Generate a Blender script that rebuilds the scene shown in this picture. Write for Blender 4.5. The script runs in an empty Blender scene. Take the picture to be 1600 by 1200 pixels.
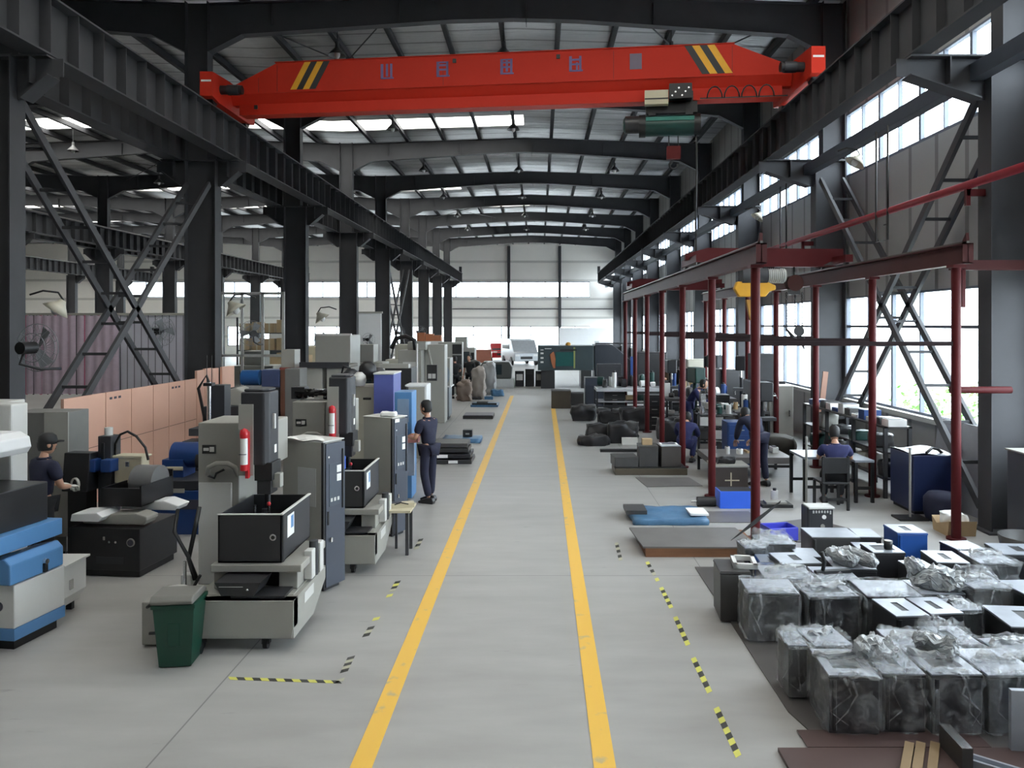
import bpy, bmesh, math, random
from mathutils import Vector, Matrix, noise
R = math.radians
PI = math.pi
SC = bpy.context.scene
COL = SC.collection

# ------------------------------------------------------------------ camera
cam_d = bpy.data.cameras.new('camera')
cam_d.lens = 27.0
cam_d.sensor_width = 36.0
cam_d.sensor_fit = 'HORIZONTAL'
cam_d.shift_x = -42 / 1600
cam_d.shift_y = -92 / 1600
cam_d.clip_end = 400
cam = bpy.data.objects.new('camera', cam_d)
cam.location = (0, 0, 3.0)
cam.rotation_euler = (PI / 2, 0, 0)
COL.objects.link(cam)
SC.camera = cam

# ------------------------------------------------------------------ sky, sun and exposure
world = bpy.data.worlds.new('overcast_sky')
SC.world = world
world.use_nodes = True
bg = world.node_tree.nodes['Background']
bg.inputs[0].default_value = (0.84, 0.92, 1.0, 1)
bg.inputs[1].default_value = 12.0
SC.view_settings.view_transform = 'Standard'
SC.view_settings.look = 'None'
SC.view_settings.gamma = 1.0
SC.view_settings.exposure = 0.46
SC.view_settings.use_curve_mapping = False
SC.cycles.use_denoising = True
SC.cycles.max_bounces = 7
SC.cycles.diffuse_bounces = 4
SC.cycles.glossy_bounces = 3
SC.cycles.transmission_bounces = 4
SC.cycles.transparent_max_bounces = 12
SC.cycles.caustics_reflective = False
SC.cycles.caustics_refractive = False

# ------------------------------------------------------------------ materials
MATS = {}
def mat(name, col, rough=0.6, metal=0.0, var=0.12, scale=6.0, bump=0.0, spec=0.5, stretch=None):
    """painted / cast surface with mild wear variation"""
    if name in MATS:
        return MATS[name]
    m = bpy.data.materials.new(name)
    m.use_nodes = True
    nt = m.node_tree
    b = nt.nodes['Principled BSDF']
    b.inputs['Roughness'].default_value = rough
    b.inputs['Metallic'].default_value = metal
    b.inputs['Specular IOR Level'].default_value = spec
    tc = nt.nodes.new('ShaderNodeTexCoord')
    mp = nt.nodes.new('ShaderNodeMapping')
    if stretch:
        mp.inputs['Scale'].default_value = stretch
    nz = nt.nodes.new('ShaderNodeTexNoise')
    nz.inputs['Scale'].default_value = scale
    nz.inputs['Detail'].default_value = 5
    mx = nt.nodes.new('ShaderNodeMix')
    mx.data_type = 'RGBA'
    c1 = [c * (1 - var) for c in col[:3]] + [1]
    c2 = [min(1, c * (1 + var)) for c in col[:3]] + [1]
    mx.inputs[6].default_value = c1
    mx.inputs[7].default_value = c2
    nt.links.new(tc.outputs['Object'], mp.inputs[0])
    nt.links.new(mp.outputs[0], nz.inputs['Vector'])
    nt.links.new(nz.outputs['Fac'], mx.inputs[0])
    nt.links.new(mx.outputs[2], b.inputs['Base Color'])
    if bump:
        bp = nt.nodes.new('ShaderNodeBump')
        bp.inputs['Strength'].default_value = bump
        bp.inputs['Distance'].default_value = 0.02
        nt.links.new(nz.outputs['Fac'], bp.inputs['Height'])
        nt.links.new(bp.outputs[0], b.inputs['Normal'])
    MATS[name] = m
    return m

STEEL = mat('charcoal_steel_paint', (0.066, 0.067, 0.072), 0.6, 0, 0.18, 2.0, spec=0.15)
STEEL2 = mat('dark_purlin_paint', (0.05, 0.05, 0.054), 0.6, spec=0.2)
BRACE = mat('grey_brace_paint', (0.075, 0.075, 0.08), 0.6, spec=0.2)
RAILM = mat('worn_rail_steel', (0.16, 0.15, 0.14), 0.4, 0.7)
MAROON = mat('maroon_paint', (0.080, 0.010, 0.012), 0.5, 0, 0.15, 3, spec=0.2)
MAROON_L = mat('maroon_beam_paint', (0.075, 0.026, 0.027), 0.55, 0, 0.2, 3, spec=0.15)
REDPIPE = mat('red_pipe_paint', (0.22, 0.012, 0.022), 0.5, spec=0.2)
CRANE = mat('crane_red_paint', (0.56, 0.034, 0.018), 0.5, 0, 0.06, 1.5, spec=0.15)
YELLOW = mat('stripe_yellow', (0.85, 0.42, 0.02), 0.5)
BLACK = mat('black_paint', (0.012, 0.012, 0.013), 0.45)
BLKPL = mat('black_plastic', (0.016, 0.016, 0.018), 0.35)
RUBBER = mat('black_rubber', (0.015, 0.015, 0.015), 0.8)
TEAL = mat('teal_motor_paint', (0.008, 0.050, 0.042), 0.4)
GREYM = mat('machine_grey_paint', (0.33, 0.325, 0.295), 0.42, 0, 0.05, 3)
GREYL = mat('light_grey_paint', (0.62, 0.62, 0.60), 0.42, 0, 0.05, 3)
BEIGE = mat('beige_grey_paint', (0.40, 0.385, 0.32), 0.45, 0, 0.06, 3)
CREAM = mat('cream_paint', (0.55, 0.50, 0.36), 0.5, 0, 0.1, 5)
WHITE = mat('white_paint', (0.78, 0.79, 0.80), 0.4, 0, 0.03)
DKGREY = mat('graphite_paint', (0.030, 0.031, 0.036), 0.45, 0, 0.08, 3)
TANKB = mat('tank_black_paint', (0.028, 0.028, 0.030), 0.35)
PANELB = mat('slate_blue_panel', (0.060, 0.070, 0.095), 0.35, 0, 0.08, 3)
BLUEL = mat('mid_blue_paint', (0.10, 0.26, 0.52), 0.4, 0, 0.06, 3)
BLUED = mat('deep_blue_paint', (0.012, 0.045, 0.17), 0.4, 0, 0.1, 3)
BLUEV = mat('violet_blue_paint', (0.10, 0.12, 0.36), 0.45)
BLUEB = mat('bright_blue_plastic', (0.04, 0.15, 0.80), 0.4, 0, 0.05)
BLUEC = mat('blue_crate_plastic', (0.06, 0.07, 0.55), 0.4, 0, 0.08)
GREEN = mat('green_bin_plastic', (0.006, 0.050, 0.030), 0.4, 0, 0.1, 4)
GREYPL = mat('grey_lid_plastic', (0.17, 0.165, 0.15), 0.5)
PINKW = mat('salmon_board', (0.74, 0.44, 0.33), 0.65, 0, 0.07, 1.2)
WOODB = mat('brown_timber', (0.22, 0.10, 0.05), 0.7, 0, 0.25, 3, stretch=(1, 8, 8))
WOODD = mat('dark_brown_board', (0.075, 0.045, 0.042), 0.55, 0, 0.25, 2)
TAN = mat('tan_cardboard', (0.45, 0.32, 0.18), 0.75)
REDC = mat('lamp_red', (0.55, 0.02, 0.03), 0.3)
PAPER = mat('white_paper', (0.80, 0.80, 0.78), 0.7, 0, 0.02)
PAPERG = mat('grey_paper', (0.45, 0.46, 0.46), 0.7, 0, 0.03)
INK = mat('dark_print', (0.05, 0.05, 0.07), 0.6)
GLYPH = mat('grey_blue_lettering', (0.17, 0.13, 0.30), 0.5)
CAST = mat('cast_iron_grey', (0.060, 0.059, 0.059), 0.45, 0.1, 0.3, 5, 0.15)
CASTD = mat('dark_cast_iron', (0.020, 0.020, 0.023), 0.4, 0.1, 0.25, 5, 0.1)
CASTT = mat('machined_iron_window_lit', (0.38, 0.41, 0.46), 0.32, 0.3, 0.2, 7, 0.1)  # window light on the casting tops is mixed into this pale blue-grey
CHROME = mat('bright_steel', (0.6, 0.6, 0.6), 0.22, 0.9)
PLATE = mat('rolled_steel_plate', (0.18, 0.17, 0.165), 0.42, 0.3, 0.25, 3)
SKIN = mat('skin', (0.50, 0.28, 0.19), 0.55)
NAVY = mat('navy_cotton', (0.014, 0.016, 0.040), 0.85, 0, 0.2, 12)
NAVYB = mat('blue_navy_cotton', (0.020, 0.024, 0.095), 0.85, 0, 0.2, 12)
BLKCL = mat('black_cotton', (0.010, 0.010, 0.012), 0.9)
HAIR = mat('black_hair', (0.008, 0.008, 0.009), 0.6)
GLOVE = mat('white_glove', (0.6, 0.6, 0.56), 0.8)
PINKC = mat('salmon_cloth', (0.65, 0.30, 0.30), 0.8)
SILVER = mat('silver_car_paint', (0.42, 0.44, 0.46), 0.3, 0.5)
REDCAR = mat('red_car_paint', (0.35, 0.015, 0.02), 0.25)
FANG = mat('fan_wire_grey', (0.20, 0.21, 0.22), 0.5)
TINGLASS = mat('dark_glass', (0.02, 0.03, 0.035), 0.1)
GREENGL = mat('green_tinted_window', (0.02, 0.09, 0.085), 0.15)
BAGM = mat('milky_plastic_bag', (0.36, 0.38, 0.39), 0.30, 0, 0.2, 9, 0.3)
BLUETARP = mat('blue_plastic_sheet', (0.07, 0.17, 0.30), 0.35, 0, 0.3, 9, 0.3)
LEAF = mat('leaf_green', (0.12, 0.40, 0.05), 0.6)
CONCB = mat('pale_concrete_block', (0.42, 0.43, 0.43), 0.8)
WALLW = mat('off_white_wall_panel', (0.50, 0.50, 0.475), 0.6, 0, 0.04, 1)
SHADEM = mat('lamp_shade_grey', (0.12, 0.12, 0.12), 0.4, 0.4)
SHADEC = mat('cream_lamp_shade', (0.5, 0.47, 0.38), 0.45)
OLIVE = mat('olive_brown_sheet', (0.085, 0.07, 0.05), 0.5)
TRANSL = mat('milky_globe', (0.75, 0.75, 0.75), 0.3)

def glass_mat(name, col, fac):
    m = bpy.data.materials.new(name); m.use_nodes = True
    nt = m.node_tree; nt.nodes.clear()
    o = nt.nodes.new('ShaderNodeOutputMaterial'); mx = nt.nodes.new('ShaderNodeMixShader')
    t = nt.nodes.new('ShaderNodeBsdfTransparent'); t.inputs[0].default_value = (*col, 1)
    g = nt.nodes.new('ShaderNodeBsdfGlossy'); g.inputs['Roughness'].default_value = 0.08
    mx.inputs[0].default_value = fac
    nt.links.new(t.outputs[0], mx.inputs[1]); nt.links.new(g.outputs[0], mx.inputs[2]); nt.links.new(mx.outputs[0], o.inputs[0])
    return m
GLASS = glass_mat('window_glass', (0.95, 0.97, 0.97), 0.05)
def wrap_mat():
    m = bpy.data.materials.new('clear_plastic_wrap'); m.use_nodes = True
    nt = m.node_tree; b = nt.nodes['Principled BSDF']; o = nt.nodes['Material Output']
    b.inputs['Base Color'].default_value = (0.55, 0.57, 0.59, 1); b.inputs['Roughness'].default_value = 0.22
    t = nt.nodes.new('ShaderNodeBsdfTransparent'); mx = nt.nodes.new('ShaderNodeMixShader')
    tc = nt.nodes.new('ShaderNodeTexCoord'); nz = nt.nodes.new('ShaderNodeTexNoise'); nz.inputs['Scale'].default_value = 9
    nz.inputs['Detail'].default_value = 5; nz.inputs['Distortion'].default_value = 1.0
    mr = nt.nodes.new('ShaderNodeMapRange'); mr.inputs[1].default_value = 0.35; mr.inputs[2].default_value = 0.75
    mr.inputs[3].default_value = 0.04; mr.inputs[4].default_value = 0.46
    bp = nt.nodes.new('ShaderNodeBump'); bp.inputs['Strength'].default_value = 0.7; bp.inputs['Distance'].default_value = 0.02
    nt.links.new(tc.outputs['Object'], nz.inputs['Vector']); nt.links.new(nz.outputs['Fac'], mr.inputs[0])
    nt.links.new(mr.outputs[0], mx.inputs[0]); nt.links.new(t.outputs[0], mx.inputs[1]); nt.links.new(b.outputs[0], mx.inputs[2])
    nt.links.new(nz.outputs['Fac'], bp.inputs['Height']); nt.links.new(bp.outputs[0], b.inputs['Normal'])
    nt.links.new(mx.outputs[0], o.inputs[0])
    return m
WRAP = wrap_mat()

def sheet_mat(name, col, rough, metal, axis, period, depth, var=0.1, gap=0.0):
    """corrugated / panelled sheet: height profile repeats along one object axis"""
    m = bpy.data.materials.new(name); m.use_nodes = True
    nt = m.node_tree; b = nt.nodes['Principled BSDF']
    b.inputs['Roughness'].default_value = rough; b.inputs['Metallic'].default_value = metal
    tc = nt.nodes.new('ShaderNodeTexCoord'); sp = nt.nodes.new('ShaderNodeSeparateXYZ')
    mu = nt.nodes.new('ShaderNodeMath'); mu.operation = 'MULTIPLY'; mu.inputs[1].default_value = 1 / period
    fr = nt.nodes.new('ShaderNodeMath'); fr.operation = 'FRACT'
    lt = nt.nodes.new('ShaderNodeMath'); lt.operation = 'LESS_THAN'; lt.inputs[1].default_value = 0.12
    nz = nt.nodes.new('ShaderNodeTexNoise'); nz.inputs['Scale'].default_value = 0.8; nz.inputs['Detail'].default_value = 6
    ad = nt.nodes.new('ShaderNodeMath'); ad.operation = 'MULTIPLY_ADD'; ad.inputs[1].default_value = -1.0
    mx = nt.nodes.new('ShaderNodeMix'); mx.data_type = 'RGBA'
    mx.inputs[6].default_value = [c * (1 - var) for c in col] + [1]; mx.inputs[7].default_value = [min(1, c * (1 + var)) for c in col] + [1]
    m2 = nt.nodes.new('ShaderNodeMix'); m2.data_type = 'RGBA'; m2.inputs[7].default_value = [c * (1 - gap) for c in col] + [1]
    bp = nt.nodes.new('ShaderNodeBump'); bp.inputs['Strength'].default_value = 0.9; bp.inputs['Distance'].default_value = depth
    nt.links.new(tc.outputs['Object'], sp.inputs[0]); nt.links.new(sp.outputs['XYZ'.index(axis)], mu.inputs[0])
    nt.links.new(mu.outputs[0], fr.inputs[0]); nt.links.new(fr.outputs[0], lt.inputs[0])
    nt.links.new(lt.outputs[0], ad.inputs[0]); nt.links.new(nz.outputs['Fac'], ad.inputs[2])
    nt.links.new(tc.outputs['Object'], nz.inputs['Vector'])
    nt.links.new(nz.outputs['Fac'], mx.inputs[0]); nt.links.new(mx.outputs[2], m2.inputs[6]); nt.links.new(lt.outputs[0], m2.inputs[0])
    nt.links.new(m2.outputs[2], b.inputs['Base Color'])
    if metal > 0.5:   # wrinkled foil: streaks across the sheet
        mpp = nt.nodes.new('ShaderNodeMapping'); mpp.inputs['Scale'].default_value = (0.5, 5.0, 1.0)
        n2 = nt.nodes.new('ShaderNodeTexNoise'); n2.inputs['Scale'].default_value = 1.6; n2.inputs['Detail'].default_value = 7; n2.inputs['Distortion'].default_value = 0.8
        nt.links.new(tc.outputs['Object'], mpp.inputs[0]); nt.links.new(mpp.outputs[0], n2.inputs['Vector'])
        s2 = nt.nodes.new('ShaderNodeMath'); s2.operation = 'MULTIPLY_ADD'; s2.inputs[1].default_value = 1.6
        nt.links.new(n2.outputs['Fac'], s2.inputs[0]); nt.links.new(ad.outputs[0], s2.inputs[2]); ad = s2
    nt.links.new(ad.outputs[0], bp.inputs['Height']); nt.links.new(bp.outputs[0], b.inputs['Normal'])
    return m
FOIL = sheet_mat('silver_foil_roof_sheet', (0.50, 0.50, 0.51), 0.34, 0.75, 'Y', 0.8, 0.05, 0.35, 0.5)
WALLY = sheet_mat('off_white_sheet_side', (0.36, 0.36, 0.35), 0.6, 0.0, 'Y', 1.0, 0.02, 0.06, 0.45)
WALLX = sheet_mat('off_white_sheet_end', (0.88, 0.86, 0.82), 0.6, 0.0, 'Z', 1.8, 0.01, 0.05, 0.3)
STRIPW = sheet_mat('lilac_grey_strip_sheet', (0.50, 0.49, 0.56), 0.4, 0.0, 'X', 0.3, 0.03, 0.10, 0.75)

def floor_mat():
    m = bpy.data.materials.new('grey_concrete_floor'); m.use_nodes = True
    nt = m.node_tree; b = nt.nodes['Principled BSDF']; N = nt.nodes.new; L = nt.links.new
    tc = N('ShaderNodeTexCoord'); n1 = N('ShaderNodeTexNoise'); n1.inputs['Scale'].default_value = 0.35; n1.inputs['Detail'].default_value = 8
    n2 = N('ShaderNodeTexNoise'); n2.inputs['Scale'].default_value = 3.0; n2.inputs['Detail'].default_value = 10
    mp = N('ShaderNodeMapping'); mp.inputs['Scale'].default_value = (0.35, 1.2, 1)
    L(tc.outputs['Object'], n1.inputs['Vector']); L(tc.outputs['Object'], mp.inputs[0]); L(mp.outputs[0], n2.inputs['Vector'])
    av = N('ShaderNodeMath'); av.operation = 'ADD'; L(n1.outputs['Fac'], av.inputs[0]); L(n2.outputs['Fac'], av.inputs[1])
    cr = N('ShaderNodeValToRGB'); e = cr.color_ramp.elements
    e[0].position = 0.30; e[0].color = (0.285, 0.278, 0.265, 1); e[1].position = 0.72; e[1].color = (0.42, 0.415, 0.40, 1)
    hf = N('ShaderNodeMath'); hf.operation = 'MULTIPLY'; hf.inputs[1].default_value = 0.5; L(av.outputs[0], hf.inputs[0]); L(hf.outputs[0], cr.inputs[0])
    # saw-cut joints and small dark scuffs
    sp = N('ShaderNodeSeparateXYZ'); L(tc.outputs['Object'], sp.inputs[0])
    def near(sock, c, w):
        s = N('ShaderNodeMath'); s.operation = 'SUBTRACT'; s.inputs[1].default_value = c; L(sock, s.inputs[0])
        a = N('ShaderNodeMath'); a.operation = 'ABSOLUTE'; L(s.outputs[0], a.inputs[0])
        l = N('ShaderNodeMath'); l.operation = 'LESS_THAN'; l.inputs[1].default_value = w; L(a.outputs[0], l.inputs[0]); return l.outputs[0]
    dv = N('ShaderNodeMath'); dv.operation = 'MODULO'; dv.inputs[1].default_value = 6.0
    ady = N('ShaderNodeMath'); ady.operation = 'ADD'; ady.inputs[1].default_value = 60.0; L(sp.outputs[1], ady.inputs[0]); L(ady.outputs[0], dv.inputs[0])
    js = [near(sp.outputs[0], -2.66, 0.007), near(sp.outputs[0], 2.0, 0.006), near(dv.outputs[0], 3.2, 0.006)]
    acc = js[0]
    for j in js[1:]:
        mxm = N('ShaderNodeMath'); mxm.operation = 'MAXIMUM'; L(acc, mxm.inputs[0]); L(j, mxm.inputs[1]); acc = mxm.outputs[0]
    n3 = N('ShaderNodeTexNoise'); n3.inputs['Scale'].default_value = 5.5; n3.inputs['Detail'].default_value = 3; L(mp.outputs[0], n3.inputs['Vector'])
    gt = N('ShaderNodeMapRange'); gt.inputs[1].default_value = 0.70; gt.inputs[2].default_value = 0.78; L(n3.outputs['Fac'], gt.inputs[0])
    sc = N('ShaderNodeMath'); sc.operation = 'MULTIPLY'; sc.inputs[1].default_value = 0.35; L(gt.outputs[0], sc.inputs[0])
    mk = N('ShaderNodeMath'); mk.operation = 'MAXIMUM'
    ja = N('ShaderNodeMath'); ja.operation = 'MULTIPLY'; ja.inputs[1].default_value = 0.6; L(acc, ja.inputs[0])
    L(ja.outputs[0], mk.inputs[0]); L(sc.outputs[0], mk.inputs[1])
    mx = N('ShaderNodeMix'); mx.data_type = 'RGBA'; mx.inputs[7].default_value = (0.08, 0.08, 0.08, 1)
    L(mk.outputs[0], mx.inputs[0]); L(cr.outputs[0], mx.inputs[6]); L(mx.outputs[2], b.inputs['Base Color'])
    rr = N('ShaderNodeMapRange'); rr.inputs[3].default_value = 0.36; rr.inputs[4].default_value = 0.58; L(n2.outputs['Fac'], rr.inputs[0]); L(rr.outputs[0], b.inputs['Roughness'])
    return m
FLOOR = floor_mat()

def worn_paint(name, col, under, thr=0.66):
    m = bpy.data.materials.new(name); m.use_nodes = True
    nt = m.node_tree; b = nt.nodes['Principled BSDF']; N = nt.nodes.new; L = nt.links.new
    tc = N('ShaderNodeTexCoord'); n1 = N('ShaderNodeTexNoise'); n1.inputs['Scale'].default_value = 6; n1.inputs['Detail'].default_value = 8
    L(tc.outputs['Object'], n1.inputs['Vector'])
    mr = N('ShaderNodeMapRange'); mr.inputs[1].default_value = thr; mr.inputs[2].default_value = thr + 0.1; mr.inputs[4].default_value = 0.7
    mx = N('ShaderNodeMix'); mx.data_type = 'RGBA'; mx.inputs[6].default_value = (*col, 1); mx.inputs[7].default_value = (*under, 1)
    L(n1.outputs['Fac'], mr.inputs[0]); L(mr.outputs[0], mx.inputs[0]); L(mx.outputs[2], b.inputs['Base Color'])
    b.inputs['Roughness'].default_value = 0.5
    return m
LINE = worn_paint('worn_yellow_floor_paint', (0.78, 0.47, 0.075), (0.40, 0.36, 0.25), 0.60)
GROUT = mat('outdoor_pavement', (0.55, 0.55, 0.53), 0.8)

# ------------------------------------------------------------------ mesh builder
class MB:
    def __init__(s):
        s.v = []; s.f = []; s.m = []; s.s = []; s.mats = []
    def mi(s, m):
        if m not in s.mats: s.mats.append(m)
        return s.mats.index(m)
    def add(s, vs, fs, m, smooth=False, M=None):
        o = len(s.v); k = s.mi(m)
        for p in vs:
            p = Vector(p)
            s.v.append(tuple(M @ p) if M is not None else tuple(p))
        for f in fs:
            s.f.append(tuple(i + o for i in f)); s.m.append(k); s.s.append(smooth)
        return s
    def box(s, x0, x1, y0, y1, z0, z1, m, M=None):
        vs = [(x, y, z) for z in (z0, z1) for y in (y0, y1) for x in (x0, x1)]
        return s.add(vs, [(0, 2, 3, 1), (4, 5, 7, 6), (0, 1, 5, 4), (2, 6, 7, 3), (0, 4, 6, 2), (1, 3, 7, 5)], m, M=M)
    def cb(s, c, d, m, rz=0, rx=0, ry=0):
        M = Matrix.Translation(c) @ Matrix.Rotation(rz, 4, 'Z') @ Matrix.Rotation(ry, 4, 'Y') @ Matrix.Rotation(rx, 4, 'X')
        return s.box(-d[0] / 2, d[0] / 2, -d[1] / 2, d[1] / 2, -d[2] / 2, d[2] / 2, m, M)
    def fr(s, p0, p1):
        p0 = Vector(p0); p1 = Vector(p1); d = p1 - p0; L = d.length
        q = d.to_track_quat('Z', 'Y').to_matrix().to_4x4()
        return Matrix.Translation(p0) @ q, L
    def beam(s, p0, p1, w, h, m):
        """box along p0-p1, w across (horizontal), h the other way"""
        p0 = Vector(p0); p1 = Vector(p1); d = (p1 - p0); L = d.length; z = d.normalized()
        up = Vector((0, 0, 1)) if abs(z.z) < 0.98 else Vector((0, 1, 0))
        x = z.cross(up).normalized(); y = x.cross(z).normalized()
        M = Matrix(((x.x, y.x, z.x, p0.x), (x.y, y.y, z.y, p0.y), (x.z, y.z, z.z, p0.z), (0, 0, 0, 1)))
        return s.box(-w / 2, w / 2, -h / 2, h / 2, 0, L, m, M)
    def cyl(s, p0, p1, r0, m, r1=None, n=14, cap=True):
        M, L = s.fr(p0, p1); r1 = r0 if r1 is None else r1
        vs = []; fs = []
        for i in range(n):
            a = 2 * PI * i / n; vs.append((r0 * math.cos(a), r0 * math.sin(a), 0))
        for i in range(n):
            a = 2 * PI * i / n; vs.append((r1 * math.cos(a), r1 * math.sin(a), L))
        for i in range(n):
            j = (i + 1) % n; fs.append((i, j, n + j, n + i))
        s.add(vs, fs, m, True, M)
        if cap:
            s.add(vs[:n], [tuple(range(n))[::-1]], m, False, M); s.add(vs[n:], [tuple(range(n))], m, False, M)
        return s
    def tube(s, pts, r, m, n=8):
        pts = [Vector(p) for p in pts]
        vs = []; fs = []; prev = None
        for i, p in enumerate(pts):
            t = (pts[min(i + 1, len(pts) - 1)] - pts[max(i - 1, 0)]).normalized()
            if prev is None:
                u = t.orthogonal().normalized()
            else:
                u = (prev - t * prev.dot(t)).normalized()
            prev = u; w = t.cross(u); rr = r[i] if isinstance(r, (list, tuple)) else r
            for k in range(n):
                a = 2 * PI * k / n; vs.append(p + rr * (u * math.cos(a) + w * math.sin(a)))
        for i in range(len(pts) - 1):
            for k in range(n):
                j = (k + 1) % n; fs.append((i * n + k, i * n + j, (i + 1) * n + j, (i + 1) * n + k))
        fs.append(tuple(range(n))[::-1]); fs.append(tuple(range((len(pts) - 1) * n, len(pts) * n)))
        return s.add(vs, fs, m, True)
    def lathe(s, prof, m, c=(0, 0, 0), n=24, M=None, smooth=True):
        vs = []; fs = []
        T = Matrix.Translation(c) if M is None else M
        for (r, z) in prof:
            for k in range(n):
                a = 2 * PI * k / n; vs.append((r * math.cos(a), r * math.sin(a), z))
        for i in range(len(prof) - 1):
            for k in range(n):
                j = (k + 1) % n; fs.append((i * n + k, i * n + j, (i + 1) * n + j, (i + 1) * n + k))
        return s.add(vs, fs, m, smooth, T)
    def ball(s, c, r, m, n=14, M=None):
        rx, ry, rz = r if isinstance(r, (list, tuple)) else (r, r, r)
        vs = []; fs = []; h = n // 2
        for i in range(h + 1):
            t = PI * i / h
            for k in range(n):
                a = 2 * PI * k / n; vs.append((rx * math.sin(t) * math.cos(a), ry * math.sin(t) * math.sin(a), -rz * math.cos(t)))
        for i in range(h):
            for k in range(n):
                j = (k + 1) % n; fs.append((i * n + k, i * n + j, (i + 1) * n + j, (i + 1) * n + k))
        T = Matrix.Translation(c) @ (M or Matrix.Identity(4))
        return s.add(vs, fs, m, True, T)
    def prism(s, poly, axis, a0, a1, m, M=None, smooth=False):
        """poly in the two other axes (order XY / XZ / YZ), extruded along axis"""
        def P(u, v, a):
            return {'X': (a, u, v), 'Y': (u, a, v), 'Z': (u, v, a)}[axis]
        n = len(poly); vs = [P(u, v, a0) for u, v in poly] + [P(u, v, a1) for u, v in poly]
        fs = [tuple(range(n)), tuple(range(2 * n - 1, n - 1, -1))]
        for i in range(n):
            j = (i + 1) % n; fs.append((i, n + i, n + j, j))
        return s.add(vs, fs, m, smooth, M)
    def sheet(s, nx, ny, fn, m, smooth=True, thick=0.0):
        vs = [fn(i / nx, j / ny) for j in range(ny + 1) for i in range(nx + 1)]
        fs = [(j * (nx + 1) + i, j * (nx + 1) + i + 1, (j + 1) * (nx + 1) + i + 1, (j + 1) * (nx + 1) + i) for j in range(ny) for i in range(nx)]
        return s.add(vs, fs, m, smooth)
    def lump(s, c, size, m, seed=0, amp=0.03, freq=6.0, n=7, round_=0.25, M=None, crisp=False):
        """crumpled rounded box (wrapped, bagged or rough cast things)"""
        bm = bmesh.new(); bmesh.ops.create_cube(bm, size=2.0)
        bmesh.ops.subdivide_edges(bm, edges=bm.edges[:], cuts=n, use_grid_fill=True)
        vs = []
        off = Vector((seed * 3.7, seed * 1.3, seed * 7.1))
        bm.verts.ensure_lookup_table()
        for v in bm.verts:
            p = v.co.copy(); sp = p.normalized() * 1.25
            p = p.lerp(sp, round_)
            q = Vector((p.x * size[0] / 2, p.y * size[1] / 2, p.z * size[2] / 2))
            nv = noise.noise_vector(q * freq + off)
            q += Vector((nv.x, nv.y, nv.z)) * amp
            if crisp:
                n2 = noise.noise_vector(q * freq * 2.7 + off); q += Vector((abs(n2.x) - .25, abs(n2.y) - .25, n2.z)) * amp * .8
            if q.z < -size[2] / 2: q.z = -size[2] / 2
            vs.append(q)
        fs = [tuple(v.index for v in f.verts) for f in bm.faces]
        bm.free()
        T = Matrix.Translation(c) @ (M or Matrix.Identity(4))
        return s.add(vs, fs, m, not crisp, T)
    def mesh(s, name):
        me = bpy.data.meshes.new(name)
        me.from_pydata(s.v, [], s.f)
        for m in s.mats: me.materials.append(m)
        me.polygons.foreach_set('material_index', s.m)
        me.polygons.foreach_set('use_smooth', s.s)
        bm = bmesh.new(); bm.from_mesh(me); bmesh.ops.recalc_face_normals(bm, faces=bm.faces[:]); bm.to_mesh(me); bm.free()
        me.update()
        return me

def obj(name, mb, parent=None, label=None, bevel=0, kind=None, loc=None, rz=0):
    o = bpy.data.objects.new(name, mb.mesh(name) if isinstance(mb, MB) else mb)
    COL.objects.link(o)
    if parent: o.parent = parent
    if label: o['label'] = label
    if kind: o['kind'] = kind
    if loc: o.location = loc
    if rz: o.rotation_euler = (0, 0, rz)
    if bevel:
        b = o.modifiers.new('bevel', 'BEVEL'); b.width = bevel; b.segments = 2; b.limit_method = 'ANGLE'; b.angle_limit = R(40)
        b.harden_normals = False
    return o
def thing(name, label, cat, loc=(0, 0, 0), rz=0, group=None):
    o = bpy.data.objects.new(name, None); COL.objects.link(o); o.empty_display_size = 0.1
    o.location = loc; o.rotation_euler = (0, 0, rz); o['label'] = label; o['category'] = cat
    if group: o['group'] = group
    return o
def one(name, mb, label, cat, loc=(0, 0, 0), rz=0, group=None, bevel=0, kind=None):
    o = obj(name, mb, None, label, bevel, kind, loc, rz); o['category'] = cat
    if group: o['group'] = group
    return o
def dup(root, loc, rz=None, label=None, group=None, scale=None):
    r = root.copy(); COL.objects.link(r); r.location = loc
    if rz is not None: r.rotation_euler = (0, 0, rz)
    if label: r['label'] = label
    if group: r['group'] = group
    if scale: r.scale = scale
    for ch in list(root.children):
        c = ch.copy(); COL.objects.link(c); c.parent = r
        for g in list(ch.children):
            d = g.copy(); COL.objects.link(d); d.parent = c
    return r
def struct(name, mb, parent=None, **k):
    o = obj(name, mb, parent, kind='structure' if parent is None else None, **k)
    return o
def G(px, py, z=0.0):
    """point at height z seen at photo pixel (px, py)"""
    Y = (3.0 - z) * 1200 / (py - 508); return ((px - 842) * Y / 1200, Y)
ORD = ['nearest', 'second', 'third', 'fourth', 'fifth', 'sixth', 'seventh', 'eighth', 'ninth', 'tenth', 'eleventh', 'twelfth']
# ================================================================== building shell
COLY = [11.2 + 7 * n for n in range(9)]
struct('floor', MB().box(-50, 7.5, -6, 74.2, -0.12, 0, FLOOR))
one('outdoor_ground', MB().box(-120, 90, -60, 160, -0.5, -0.13, GROUT), 'pale pavement outside beyond the end wall opening and the side windows', 'ground')['kind'] = 'structure'

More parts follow.
